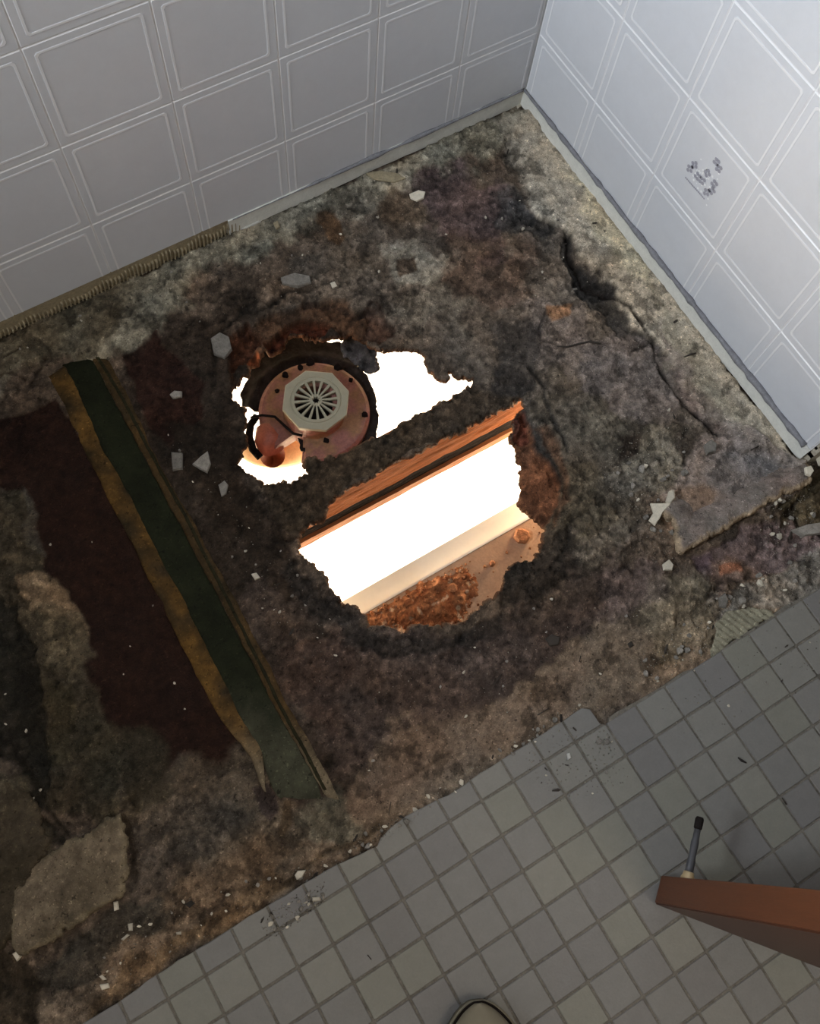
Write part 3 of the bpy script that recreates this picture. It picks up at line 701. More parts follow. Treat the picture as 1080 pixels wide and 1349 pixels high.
# combed adhesive showing under the torn panel foot on the left
bm = bmesh.new()
for k in range(150):
    x = -.545 - k * .0062
    if x < -1.45: break
    hgt = .016 + .006 * math.sin(k * .7) + random.uniform(-.002, .002); wd = random.uniform(.0012, .0024)
    z0 = -.006
    if x < -.78: hgt *= .55
    v = [bm.verts.new(p) for p in ((x - wd, .002, z0), (x + wd, .002, z0), (x + wd + .002, .002, z0 + hgt + .006), (x - wd + .002, .002, z0 + hgt + .006), (x - wd * .6, -.0035, z0), (x + wd * .6, -.0035, z0), (x + wd * .5 + .002, -.0025, z0 + hgt), (x - wd * .5 + .002, -.0025, z0 + hgt))]
    for f in ((4, 5, 6, 7), (0, 4, 7, 3), (1, 2, 6, 5), (3, 7, 6, 2), (0, 1, 5, 4)): bm.faces.new([v[q] for q in f])
box(bm, (-1.5, .001, -.01), (-.545, .0028, ZB))
tag(fin('adhesive_ridges', bm, M['adhesive'], wl), 'yellowed combed adhesive below the torn panel edge', kind='stuff')
# torn panel foot: broken cream gypsum end of the right wall
bm = bmesh.new()
random.seed(11)
for k in range(26):
    z = k * .022; d1 = random.uniform(.0, .018); pts = [(.003, -.755), (.003, -.768 - d1), (.02, -.775 - d1 * .7), (.05, -.772 - random.uniform(0, .02)), (.09, -.768), (.09, -.755)]
    prism(bm, pts, z - .012, z + random.uniform(.012, .02))
tag(fin('broken_plaster_end', bm, M['chip'], wr), 'broken pale plaster at the end of the wall')

# ---- the rest of the bathroom (behind and above the camera)
bm = bmesh.new(); box(bm, (-2.62, -2.42, 2.4), (1.1, .12, 2.5)); tag(fin('ceiling', bm, M['white']), kind='structure')
bm = bmesh.new(); box(bm, (-2.62, -2.5, -.03), (1.1, -2.4, 2.4)); tag(fin('wall_back', bm, M['cream']), kind='structure')
bm = bmesh.new(); box(bm, (1.0, -2.4, -.03), (1.1, .1, 2.4)); tag(fin('wall_far_right', bm, M['cream']), kind='structure')
bm = bmesh.new()
box(bm, (-2.62, -2.4, -.03), (-2.5, .1, 1.15)); box(bm, (-2.62, -2.4, 2.1), (-2.5, .1, 2.4)); box(bm, (-2.62, -2.4, 1.15), (-2.5, -.52, 2.1)); box(bm, (-2.62, -.02, 1.15), (-2.5, .1, 2.1))
tag(fin('wall_window', bm, M['cream']), kind='structure')
wn_ = empty('window_1', (-2.55, -.27, 1.62)); tag(wn_, kind='structure')
bm = bmesh.new()
for lo, hi in (((-.03, -.25, -.48), (.03, -.21, .48)), ((-.03, .21, -.48), (.03, .25, .48)), ((-.03, -.21, .43), (.03, .21, .48)), ((-.03, -.21, -.48), (.03, .21, -.43)), ((-.02, -.015, -.43), (.02, .015, .43))): box(bm, lo, hi)
fin('window_frame', bm, M['white'], wn_)
bm = bmesh.new(); box(bm, (-1.62, -.95, -.03), (-1.52, .0, .92), .004); tag(fin('wall_shade_block', bm, M['white']), 'low unseen partition added to shade the lower left', kind='structure')  # out of view, added to block window light from the lower left wall and floor
bm = bmesh.new(); box(bm, (-2.5, -1.0, -.03), (-1.42, .0028, -.012)); fin('outer_subfloor', bm, M['chipgrey'], floor)

# ---- joist and ceiling of the room below
jy = -.4575
def rough_face(name, x0, x1, z0a, z0b, z1a, z1b, y, th, m, seed, amp=.0015, parent=None):
    """long beam whose face toward -y is rough; heights slope from x0 to x1"""
    bm = bmesh.new(); nx, nz = 160, 14; g = []
    for i in range(nx + 1):
        t = i / nx; x = x0 + (x1 - x0) * t; za = z0a + (z0b - z0a) * t; zb = z1a + (z1b - z1a) * t
        col = []
        for k in range(nz + 1):
            z = za + (zb - za) * k / nz
            dn = float(fbm(np.array([x * .25]), np.array([z * 3]), .01, seed, 3)[0])
            col.append(bm.verts.new((x, y - amp * dn * 2, z)))
        g.append(col)
    for i in range(nx):
        for k in range(nz): bm.faces.new((g[i][k], g[i + 1][k], g[i + 1][k + 1], g[i][k + 1]))
    bk = [[bm.verts.new((x0 + (x1 - x0) * i / nx, y + th, (z0a + (z0b - z0a) * i / nx) if e else (z1a + (z1b - z1a) * i / nx))) for e in (1, 0)] for i in range(nx + 1)]
    for i in range(nx):
        bm.faces.new((bk[i][0], bk[i + 1][0], g[i + 1][0], g[i][0])); bm.faces.new((g[i][nz], g[i + 1][nz], bk[i + 1][1], bk[i][1])); bm.faces.new((bk[i][0], bk[i][1], bk[i + 1][1], bk[i + 1][0]))
    return fin(name, bm, m, parent)
def joist(y, lab):
    t = empty('floor_joist', (-.5, y, -.2))
    inv = t.location.copy()
    for nm, args, m_ in (('beam', (-1.3, .3, -.024, -.024, -.098, -.143, y, .045, M['joist'], 5, .0016), 0),
                         ('gap_shadow_strip', (-1.3, .3, -.0985, -.1435, -.132, -.188, y + .002, .042, M['tar'], 15, .0012), 0),  # dark strip painting the shadowed gap between beam and lath
                         ('bottom_lath', (-1.3, .3, -.1325, -.1885, -.165, -.206, y - .004, .05, M['lath'], 25, .0006), 0)):
        o = rough_face(nm, *args[:10], amp=args[10]); o.parent = t; o.location = -inv
    tag(t, lab, 'joist', kind=None)
    return t
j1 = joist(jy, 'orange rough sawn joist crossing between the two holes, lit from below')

# ceiling board of the room below (near side), its white edge board, rubble on it
cb = empty('ceiling_board', (-.45, -.8, -.212))
bm = bmesh.new(); box(bm, (-1.3 + .45, -.9 + .8, 0), (.35 + .45, -.601 + .8, .012), .0008); fin('board', bm, M['gypsum'], cb)
bm = bmesh.new(); box(bm, (-1.3 + .45, -.601 + .8, .006), (.35 + .45, -.597 + .8, .0135), .0005); fin('board_edge', bm, M['paintboard'], cb)
tag(cb, 'tan ceiling board of the room below, strewn with rusty rubble', 'ceiling board')
bm = bmesh.new(); box(bm, (-1.3, -.64, -.226), (.35, -.562, -.2125), .001)
tag(fin('batten', bm, M['paintboard']), 'cream painted batten under the front edge of the ceiling board', 'batten')
# room below
bm = bmesh.new(); box(bm, (-2.6, -2.4, -2.65), (2.2, 2.4, -2.6)); tag(fin('floor_below', bm, M['lowfloor']), kind='structure')
bm = bmesh.new()
box(bm, (-2.6, 2.3, -2.6), (2.2, 2.4, -.03)); tag(fin('wall_below_back', bm, M['lowfloor']), kind='structure')
bm = bmesh.new(); box(bm, (2.1, -2.4, -2.6), (2.2, 2.3, -.03)); tag(fin('wall_below_right', bm, M['lowfloor']), kind='structure')
bm = bmesh.new(); box(bm, (-2.6, -2.4, -2.6), (-2.5, 2.3, -.03)); tag(fin('wall_below_left', bm, M['lowfloor']), kind='structure')
bm = bmesh.new(); box(bm, (-2.6, -2.5, -2.6), (2.2, -2.4, -.03)); tag(fin('wall_below_front', bm, M['lowfloor']), kind='structure')
bm = bmesh.new(); box(bm, (-2.5, .35, -.23), (2.1, 2.3, -.2)); box(bm, (-2.5, -2.4, -.25), (2.1, -.9, -.22)); box(bm, (.36, -.9, -.23), (2.1, .35, -.2)); box(bm, (-2.5, -.9, -.23), (-1.31, .35, -.2))
tag(fin('ceiling_below', bm, M['white']), kind='structure')
# lid over the cavity outside the broken base
bm = bmesh.new(); box(bm, (-2.5, .101, -.03), (2.1, 2.3, -.02)); box(bm, (.161, -.95, -.031), (.99, .1, -.02)); tag(fin('ceiling_deck', bm, M['chipgrey']), kind='structure')

# ============================================================ DRAIN in the small hole
ZG = -.062; ZFl = -.098
gc = up(416, 527, ZG)
drain = empty('floor_drain', tuple(gc)); tag(drain, 'cream octagonal drain grate on a round red drain body, seen through the small hole', 'drain')
gv = up(402, 486, ZG); ang0 = math.atan2(gv[1] - gc[1], gv[0] - gc[0])
rO = .0540
def local(bm): return bm
bm = bmesh.new()
octo = [(rO * math.cos(ang0 + k * math.pi / 4), rO * math.sin(ang0 + k * math.pi / 4)) for k in range(8)]
NS = 64; rin = .0335
def octr(a):
    t = ((a - ang0) % (math.pi / 4)) - math.pi / 8
    return rO * math.cos(math.pi / 8) / math.cos(t)
rings = []
for spec in (('o', 0, -.007), ('o', 0, -.0008), ('o', -.0012, 0), ('c', .0405, 0), ('c', .0398, -.0008), ('c', .0388, -.0008), ('c', .0380, .0004), ('c', rin, .0004), ('c', rin, -.005)):
    rg = []
    for k in range(NS):
        a = ang0 + k * 2 * math.pi / NS
        rr = octr(a) + spec[1] if spec[0] == 'o' else spec[1]
        rg.append(bm.verts.new((rr * math.cos(a), rr * math.sin(a), spec[2])))
    rings.append(rg)
for r0, r1 in zip(rings, rings[1:] + rings[:1]):
    for k in range(NS): bm.faces.new((r0[k], r0[(k + 1) % NS], r1[(k + 1) % NS], r1[k]))
fin('grate_plate', bm, M['grate'], drain)
for k in range(16):
    bm = bmesh.new(); v = []
    for x, hw in ((.0085, .0011), (rin + .0006, .0021)):
        for y in (-hw, hw):
            for z in (-.004, .0002): v.append(bm.verts.new((x, y, z)))
    for f in ((0, 1, 3, 2), (4, 6, 7, 5), (0, 4, 5, 1), (2, 3, 7, 6), (1, 5, 7, 3), (0, 2, 6, 4)): bm.faces.new([v[q] for q in f])
    o = fin('spoke', bm, M['grate'], drain); o.rotation_euler = (0, 0, ang0 + (k + .5) * math.pi / 8)
bm = bmesh.new(); N = 32; rr_ = []
for z, f in ((-.004, 1), (.0004, 1), (.0004, 0), (-.004, 0)):
    rr_.append([bm.verts.new((((.0100 if f else (.0076 if k % 4 in (0,) else .0046)) * math.cos(k * 2 * math.pi / N)), ((.0100 if f else (.0076 if k % 4 in (0,) else .0046)) * math.sin(k * 2 * math.pi / N)), z)) for k in range(N)])
for r0, r1 in zip(rr_, rr_[1:] + rr_[:1]):
    for k in range(N): bm.faces.new((r0[k], r0[(k + 1) % N], r1[(k + 1) % N], r1[k]))
fin('hub_ring', bm, M['grate'], drain)
# drain body: wide dish flange with a neck up to the grate
fcn = up(414, 541, ZFl)
off = Vector((fcn[0] - gc[0], fcn[1] - gc[1], ZFl - ZG))
bm = bmesh.new()
prof = [(.012, -.02), (.030, -.02), (.030, .026), (.036, .029), (.047, .026), (.048, .008), (.050, .002), (.066, .0), (.083, -.001), (.0885, -.005), (.089, -.020), (.080, -.03), (.02, -.032)]
lathe(bm, [(r_, z_) for r_, z_ in prof], off, 64)
for v_ in bm.verts:
    u_, w_ = pix(v_.co.x + gc[0], v_.co.y + gc[1], v_.co.z + gc[2]); dx_, dy_ = v_.co.x - off.x, v_.co.y - off.y; r_ = math.hypot(dx_, dy_)
    if 366 < u_ < 396 and w_ > 553 and r_ > .049: v_.co.x = off.x + dx_ * .049 / r_; v_.co.y = off.y + dy_ * .049 / r_
bmesh.ops.holes_fill(bm, edges=bm.edges[:], sides=0)
fin('drain_body', bm, M['flange'], drain, False)
bm = bmesh.new(); lathe(bm, [(.0005, 0), (.029, 0), (.029, -.012), (.0005, -.012)], (0, 0, -.03), 32, True); fin('dark_throat', bm, M['rubber'], drain)
random.seed(5)
for (u, v, s) in ((409, 477, 7), (445, 483, 7), (481, 546, 5), (376, 493, 6), (430, 580, 5), (365, 515, 4), (462, 500, 4), (395, 484, 5)):
    p = up(u, v, ZFl + .002); bm = bmesh.new()
    pts = [(p[0] - gc[0] + s * .001 * random.uniform(.7, 1.2) * math.cos(k * .785), p[1] - gc[1] + s * .001 * random.uniform(.7, 1.2) * math.sin(k * .785)) for k in range(8)]
    prism(bm, pts, ZFl - ZG - .004, ZFl - ZG + .0035, .0015, .0012); fin('grime_lump', bm, M['tar'], drain)
# collar of black rubber round the body, ragged
COLL = [(326, 500), (334, 476), (352, 455), (380, 440), (405, 434), (424, 445), (432, 452), (448, 450), (452, 462), (462, 470), (470, 480), (486, 500), (494, 520), (497, 560), (494, 590), (468, 600), (420, 602), (398, 594), (394, 580), (385, 556), (350, 544),
        (332, 540), (320, 535), (318, 520)]
def from_px(poly, zz):
    P3 = [up(u, v, zz)[:2] for u, v in poly]
    return P3
C3 = np.array(from_px(COLL, -.112))
def coll_keep(X, Y): return -sdf(X + .004 * fbm(X, Y, .012, 7, 3), Y + .004 * fbm(X, Y, .012, 17, 3), C3)
fl = (fcn[0], fcn[1])
def coll_z(X, Y, S):
    r_ = np.hypot(X - fl[0], Y - fl[1]); return -.112 + .006 * np.exp(-((r_ - .104) / .008) ** 2) + .004 * fbm(X, Y, .02, 3, 4)
def coll_c(X, Y, S): return np.array([.02, .015, .013]) * (1 + 1.2 * fbm(X, Y, .012, 5, 4)[..., None])
tag(field('rubber_collar', C3[:, 0].min() - .01, C3[:, 0].max() + .01, C3[:, 1].min() - .01, C3[:, 1].max() + .01, .0016, coll_keep, coll_z, coll_c, M['smooth'], None, thick=.006, lip=.001),
    'torn black rubber collar lying around the red drain body', 'collar')
# dark flap beside the small hole's upper rim
FL = [(452, 448), (463, 440), (480, 444), (492, 452), (494, 470), (497, 488), (486, 490), (470, 478), (455, 466), (448, 456)]
F3 = np.array(from_px(FL, -.05))
tag(field('torn_flap', F3[:, 0].min() - .01, F3[:, 0].max() + .01, F3[:, 1].min() - .01, F3[:, 1].max() + .01, .0014,
      lambda X, Y: -sdf(X + .005 * fbm(X, Y, .01, 7, 3), Y + .005 * fbm(X, Y, .01, 17, 3), F3), lambda X, Y, S: -.05 + .006 * fbm(X, Y, .02, 3, 4),
      lambda X, Y, S: np.array([.06, .055, .055]) * (1 + 1.6 * fbm(X, Y, .01, 5, 4)[..., None]), M['mortar'], None, thick=.01), 'dark crumbling flap of liner at the top right of the drain', 'flap')
# pipe pieces at the lower left of the drain
pt = empty('trap_pipe', tuple(up(352, 575, -.12))); tag(pt, 'pink pipe elbow with dark clamp, lower left of the drain', 'pipe'); L0 = pt.location
def lp(u, v, z): p = up(u, v, z); return (p[0] - L0.x, p[1] - L0.y, p[2] - L0.z)
bm = bmesh.new(); tube(bm, [lp(351, 558, -.118), lp(351, 566, -.114), lp(353, 578, -.112), lp(357, 590, -.12), lp(359, 600, -.14), lp(360, 600, -.20)], [.006, .017, .022, .022, .020, .018], 20); fin('pink_elbow', bm, M['pink'], pt, True)
bm = bmesh.new(); tube(bm, [lp(338, 548, -.105), lp(330, 560, -.105), lp(328, 575, -.107), lp(333, 592, -.11), lp(343, 603, -.115)], .0062, 10); fin('clamp_band', bm, M['tar'], pt, True)
bm = bmesh.new(); tube(bm, [lp(330, 550, -.09), lp(345, 547, -.088), (lp(362, 549, -.088)), lp(374, 560, -.09), lp(386, 571, -.09), lp(398, 574, -.09)], .0022, 8); fin('black_wire', bm, M['rubber'], pt, True)
bm = bmesh.new()
# shallow curved bowl of the lower trap
bc = lp(366, 598, -.19)
nu, nv_ = 28, 10; g = []
for i in range(nu + 1):
    a = math.pi * (.02 + .96 * i / nu); row = []
    for k in range(nv_ + 1):
        b = k / nv_; q_ = up(364 - 50 * math.cos(a) * (1 - .02 * b), 592 + 26 * math.sin(a) * b - 3, -.19)
        row.append(bm.verts.new((q_[0] - L0.x, q_[1] - L0.y, -.19 - L0.z + .03 * math.sin(a) * (1 - b * b))))
    g.append(row)
for i in range(nu):
    for k in range(nv_): bm.faces.new((g[i][k], g[i + 1][k], g[i + 1][k + 1], g[i][k + 1]))
bmesh.ops.remove_doubles(bm, verts=bm.verts[:], dist=.0004)
bmesh.ops.solidify(bm, geom=bm.faces[:], thickness=.004)
fin('tan_bowl', bm, M['tanpipe'], pt, True)

# ============================================================ GREEN STRIP with tan borders
def strip_obj(name, L_, Rr, colf, m, z, parent=None, warp=2.0, thick=.004, res=.0021, amp=.0006):
    poly = L_ + list(reversed(Rr)); W = [up(u, v)[:2] for u, v in poly]; W = np.array(W)
    def kp_(X, Y):
        U, V = pix(X, Y); return -sdf(U + warp * 2 * fbm(X, Y, .045, 3, 5), V + warp * 2 * fbm(X, Y, .045, 13, 5), poly) * .00098
    return field(name, W[:, 0].min() - .006, W[:, 0].max() + .006, W[:, 1].min() - .006, W[:, 1].max() + .006, res, kp_, lambda X, Y, S: z + amp * 2 * fbm(X, Y, .02, 33, 4) - .0015 * sst(.004, 0, S), colf, m, parent, thick=thick, lip=.0004)
GL = [(80, 475), (100, 520), (132, 590), (170, 655), (215, 745), (262, 840), (305, 925), (338, 985), (365, 1048), (385, 1058)]
GR = [(118, 464), (150, 530), (190, 600), (230, 680), (278, 770), (320, 850), (360, 925), (388, 975), (418, 1030), (424, 1052)]
def gcol(X, Y, S):
    U, V = pix(X, Y); k = sst(880, 1010, V + 60 * fbm(X, Y, .05, 4, 3))[..., None]
    C = np.array(cc(22, 24, 13)) * (1 - k) + np.array(cc(48, 48, 37)) * k
    return C * (1 + .5 * fbm(X, Y, .03, 7, 4) + .3 * fbm(X, Y, .008, 8, 3))[..., None]
gs = strip_obj('liner_strip', GL, GR, gcol, M['smooth'], -.0098)
tag(gs, 'dark green liner strip with tan borders running down the left of the floor', 'liner strip')
def tcol(a, b):
    def f(X, Y, S):
        U, V = pix(X, Y); k = np.clip(.5 + 1.4 * fbm(X, Y, .04, 47, 4), 0, 1)[..., None]; w_ = sst(930, 1040, V)[..., None]
        C = np.array(cc(*a)) * (1 - k) + np.array(cc(*b)) * k
        C = C * (1 - w_) + np.array(cc(88, 78, 62)) * w_
        return C * (1 + .6 * fbm(X, Y, .012, 27, 4) + .3 * fbm(X, Y, .004, 28, 2))[..., None]
    return f
BL = [(62, 492), (78, 525), (108, 585), (140, 655), (168, 700), (205, 780), (248, 870), (290, 945), (330, 1000), (352, 1045)]
b1 = strip_obj('tan_border', BL, [(u + 4, v + 2) for u, v in GL[:-2]] + [(352, 1040)], tcol((38, 30, 18), (76, 55, 24)), M['smooth'], -.0090, gs, warp=2.5, amp=.001)
BR = [(140, 468), (170, 530), (205, 600), (250, 680), (300, 775), (342, 850), (378, 925), (405, 970), (432, 1020), (448, 1055)]
b2 = strip_obj('tan_border', [(u + 1, v) for u, v in GR[:-1]] + [(430, 1050)], BR, tcol((42, 33, 20), (64, 48, 26)), M['smooth'], -.0090, gs, warp=2.5, amp=.001)
DL = [(127, 466), (158, 520), (200, 598), (242, 676), (288, 768), (330, 850), (370, 930), (400, 985), (428, 1040)]
b3 = strip_obj('dark_seam', [(u - 2.2, v) for u, v in DL], [(u + 2.2, v) for u, v in DL], lambda X, Y, S: np.array(cc(30, 28, 16)) * (1 + .5 * fbm(X, Y, .02, 2, 3)[..., None]), M['smooth'], -.0066, gs, warp=1.2, amp=.0008, res=.0016)

# ============================================================ LOOSE MORTAR SLABS
def slab(name, poly, z, colf, label, thick=.014, warp=6, edge=None, reach=60, sink=.016, seed=0, amp=.0018, res=.0018):
    W = np.array([up(u, v)[:2] for u, v in poly])
    def kp_(X, Y):
        U, V = pix(X, Y); return -sdf(U + warp * 2 * fbm(X, Y, .016, 3 + seed, 4), V + warp * 2 * fbm(X, Y, .016, 13 + seed, 4), poly) * .00098
    def zz(X, Y, S):
        dip = 0
        if edge: dip = sink * sst(reach * .25, reach, dline(*pix(X, Y), edge))
        return z - dip + amp * 2 * fbm(X, Y, .03, 33 + seed, 5) + .0018 * fbm(X, Y, .006, 36 + seed, 3) - .004 * sst(.005, 0, S) * (.6 + fbm(X, Y, .01, 99, 2))
    o = field(name, W[:, 0].min() - .012, W[:, 0].max() + .012, W[:, 1].min() - .012, W[:, 1].max() + .012, res, kp_, zz, colf, M['mortar'], None, thick=thick, lip=.002, seed=seed)
    return tag(o, label, 'mortar slab')
def mcol(a, b, c, s):
    def f(X, Y, S):
        k = np.clip(.5 + 1.3 * fbm(X, Y, .05, s, 5), 0, 1)[..., None]; e = sst(.007, .0, S)[..., None] * .8
        C = np.array(cc(*a)) * (1 - k) + np.array(cc(*b)) * k; C = C * (1 - e) + np.array(cc(*c)) * e
        return C * (1 + .7 * fbm(X, Y, .014, s + 5, 4) + .35 * fbm(X, Y, .004, s + 6, 2))[..., None]
    return f
slab('mortar_slab', [(20, 1170), (45, 1130), (92, 1108), (120, 1095), (148, 1080), (160, 1074), (165, 1110), (166, 1145), (165, 1176), (135, 1195), (110, 1210), (80, 1228), (50, 1245), (22, 1254), (14, 1225)], .010,
     mcol((94, 83, 68), (70, 62, 49), (98, 88, 70), 3), 'broken grey mortar slab at the lower left beside the tiles', thick=.016, seed=3, edge=[(160, 1074), (165, 1176), (80, 1228), (22, 1254)], reach=110, sink=.014)
slab('mortar_slab', [(862, 668), (885, 655), (905, 630), (945, 585), (1000, 578), (1050, 598), (1068, 618), (1068, 634), (1020, 655), (985, 678), (940, 703), (905, 726), (893, 728), (890, 712), (882, 690)], .008,
     mcol((98, 86, 79), (96, 90, 84), (140, 122, 98), 23), 'wedge of smeared mortar at the foot of the right wall end', thick=.016, seed=9, warp=5, edge=[(862, 668), (882, 690), (893, 728), (985, 678), (1068, 634)], reach=48, sink=.018)
slab('mortar_slab', [(-30, 1010), (12, 1030), (45, 1060), (60, 1110), (40, 1150), (22, 1200), (10, 1250), (-30, 1250)], .002,
     mcol((56, 49, 38), (44, 38, 28), (58, 50, 38), 43), 'dark olive mortar sheet at the left edge above the broken slab', thick=.01, seed=29, edge=[(40, 1150), (10, 1250)], reach=90, sink=.010)

# ============================================================ DOOR with stop
dd = np.array([.62, -.785]); dn = np.array([.785, .62]); P2 = up(862, 1189, .008)[:2]; DT = .034; DW = .72
door = empty('door_1', (P2[0], P2[1], 0)); tag(door, 'reddish brown wooden door standing open at the lower right', kind='structure')
door.rotation_euler = (0, 0, math.atan2(dd[1], dd[0]))
bpy.context.view_layer.update()
bm = bmesh.new(); box(bm, (.0, .0005, .008), (DW, DT, 2.0), .0015); fin('door_leaf', bm, [M['door']], door)
bm = bmesh.new(); box(bm, (.002, -.0012, .0085), (DW, .0005, 1.995)); fin('face_veneer', bm, M['doorface'], door)
# stop on the far face, near the free edge
ds = empty('door_stop', (0.012, DT, .070)); ds.parent = door
rt = Matrix.Rotation(-math.pi / 2, 4, 'X')
def ystop(name, prof, m):
    bm = bmesh.new(); lathe(bm, prof, (0, 0, 0), 20); bmesh.ops.holes_fill(bm, edges=bm.edges[:], sides=0); bmesh.ops.transform(bm, matrix=rt, verts=bm.verts[:]); o = fin(name, bm, m, ds, True); return o
ystop('ferrule', [(.0085, 0), (.0085, .003), (.0070, .006), (.0062, .010), (.004, .0105)], M['brass'])
ystop('rod', [(.0048, .008), (.0050, .02), (.0042, .03), (.0048, .045), (.0040, .05), (.0040, .062)], M['dark_iron'])
ystop('rubber_tip', [(.0040, .0615), (.0050, .063), (.0052, .074), (.0040, .0765), (.0015, .0768)], M['rubber'])
ds.rotation_euler = (0, 0, .04)

# ============================================================ SHOE of the photographer
tip = up(628, 1319, .018); sd = np.array([.44, .898]); sd /= np.hypot(*sd)
shoe = empty('canvas_shoe', (tip[0] - sd[0] * .14, tip[1] - sd[1] * .14, 0)); shoe.rotation_euler = (0, 0, math.atan2(sd[1], sd[0]))
tag(shoe, 'toe of a beige canvas shoe poking in at the bottom edge', 'shoe')
def shoe_w(t):   # t 0 heel .. 1 toe, half width
    return .5 * (.066 + .034 * math.sin(max(0, min(1, (t - .15) / .75)) * math.pi * .62)) * min(1, ((1 - t) / .16 + .02)) ** .5 * min(1, (t / .1 + .02)) ** .5
def loft(name, zt, zb, shrink, m, t0=0, t1=1, nt=36, ns=14, dome=.5):
    bm = bmesh.new(); rings = []
    for i in range(nt + 1):
        t = t0 + (t1 - t0) * (1 - math.cos(math.pi * i / nt)) / 2; x = -.14 + .28 * t; wv = max(.001, shoe_w(t) - shrink); rg = []
        for k in range(ns + 1):
            a = math.pi * k / ns; y = -wv * math.cos(a); z = zb + (zt(t) - zb) * (math.sin(a) ** dome); rg.append(bm.verts.new((x, y, z)))
        rings.append(rg)
    for a, b in zip(rings[:-1], rings[1:]):
        for k in range(ns): bm.faces.new((a[k], a[k + 1], b[k + 1], b[k]))
        bm.faces.new((a[0], b[0], b[-1], a[-1]))
    bm.faces.new(rings[0]); bm.faces.new(rings[-1])
    return fin(name, bm, m, shoe, True)
loft('sole', lambda t: .024, .0005, 0, M['sole'], dome=.22)
loft('upper', lambda t: .055 + .045 * (1 - t) if t < .72 else .0676 - (t - .72) * .11, .018, .0035, M['shoe'], dome=.65)
loft('toe_cap', lambda t: .0645 - (t - .76) * .115, .018, .0022, M['sole'], t0=.77, dome=.6)
for hz_, rd_, nm_, mt_ in ((.030, .0016, 'toe_stripe', M['tar']), (.024, .0022, 'foxing_band', M['sole'])):
    bm = bmesh.new(); pts = []
    for q in range(-26, 27):
        t_ = 1 - .30 * (abs(q) / 26) ** 2; pts.append((-.14 + .28 * t_ + .0005, (1 if q > 0 else -1) * (shoe_w(t_) - (.0025 if hz_ > .026 else .0)) * (1 if q else 0), hz_))
    tube(bm, pts, rd_, 6); fin(nm_, bm, mt_, shoe, True)
bm = bmesh.new()
for k in range(5):
    x = .0 + k * .014; tube(bm, [(x, -.024, .072 - k * .002), (x + .003, 0, .079 - k * .003), (x, .024, .072 - k * .002)], .0022, 6)
fin('laces', bm, M['white'], shoe, True)

# ============================================================ DEBRIS
def chip_mesh(name, s, th, n, m, jag=.35, elong=1.0):
    bm = bmesh.new(); pts = []
    for k in range(n):
        a = 2 * math.pi * (k + random.uniform(-.25, .25)) / n; r = s * random.uniform(1 - jag, 1)
        pts.append((r * math.cos(a) * elong, r * math.sin(a)))
    prism(bm, pts, -.0012, th, s * .22, th * .3)
    for v in bm.verts: v.co.z += random.uniform(-.12, .12) * th
    me = bpy.data.meshes.new(name); bmesh.ops.recalc_face_normals(bm, faces=bm.faces[:]); bm.to_mesh(me); bm.free(); me.materials.append(m)
    return me
def shaped(name, poly, th, m, label, cat, z=None, tilt=(0, 0)):
    c = np.mean(np.array(poly), axis=0); w0 = up(c[0], c[1]); g = ground(w0[0], w0[1]) if z is None else z
    w0 = up(c[0], c[1], g)
    pts = [(up(u, v, g)[0] - w0[0], up(u, v, g)[1] - w0[1]) for u, v in poly]
    bm = bmesh.new(); prism(bm, pts, -.001, th, min(.001, th * .4), th * .35)
    o = fin(name, bm, m); o.location = (w0[0], w0[1], g + .0008); o.rotation_euler = (tilt[0], tilt[1], 0)
    return tag(o, label, cat)
shaped('plaster_chip', [(856, 664), (876, 664), (887, 646), (888, 656), (880, 668), (872, 676), (868, 684), (862, 693), (854, 686), (860, 676)], .004, M['chip'], 'star shaped cream plaster flake at the tip of the mortar wedge', 'chip', z=.004)
shaped('plaster_chip', [(876, 662), (880, 648), (885, 646), (888, 657), (882, 664)], .004, M['chip'], 'small cream flake leaning behind the star shaped one', 'chip', z=.006)
shaped('plaster_chip', [(1059, 617), (1066, 615), (1070, 622), (1066, 628), (1060, 626)], .006, M['chip'], 'round cream chip just below the end of the right wall', 'chip', z=.010)
shaped('plaster_chip', [(1074, 603), (1080, 598), (1092, 604), (1090, 616), (1078, 614)], .02, M['chip'], 'thick cream plaster lump at the right edge of the photo', 'chip', z=.0)
shaped('plaster_chip', [(872, 744), (880, 738), (886, 745), (884, 752), (873, 752)], .005, M['chip'], 'cream chip below the broken tip of the mortar wedge', 'chip')
shaped('plaster_chip', [(226, 597), (241, 598), (241, 619), (228, 621)], .005, M['chipgrey'], 'squarish grey chip right of the green strip', 'chip')
shaped('plaster_chip', [(254, 613), (266, 602), (274, 596), (278, 612), (273, 624), (262, 618)], .006, M['chipgrey'], 'triangular grey chip next to the squarish one', 'chip')
shaped('plaster_chip', [(224, 521), (230, 516), (240, 517), (240, 524), (228, 526)], .004, M['chipgrey'], 'small grey oval chip on the maroon patch', 'chip')
shaped('plaster_chip', [(288, 640), (296, 634), (301, 640), (298, 652), (292, 655)], .004, M['chipgrey'], 'grey drop shaped chip below the small hole', 'chip')
shaped('plaster_chip', [(331, 757), (338, 755), (343, 762), (336, 765)], .004, M['chip'], 'small oval chip left of the big hole', 'chip')
shaped('plaster_chip', [(539, 257), (551, 252), (560, 254), (558, 262), (549, 266), (541, 263)], .003, M['chip'], 'flat oval cream chip on the mortar near the left wall', 'chip')
shaped('plaster_chip', [(676, 135), (684, 133), (689, 139), (682, 144)], .003, M['chip'], 'pale flake in the corner of the two walls', 'chip')
shaped('plaster_chip', [(435, 374), (441, 372), (444, 378), (438, 381)], .003, M['chip'], 'round pale chip above the small hole', 'chip')
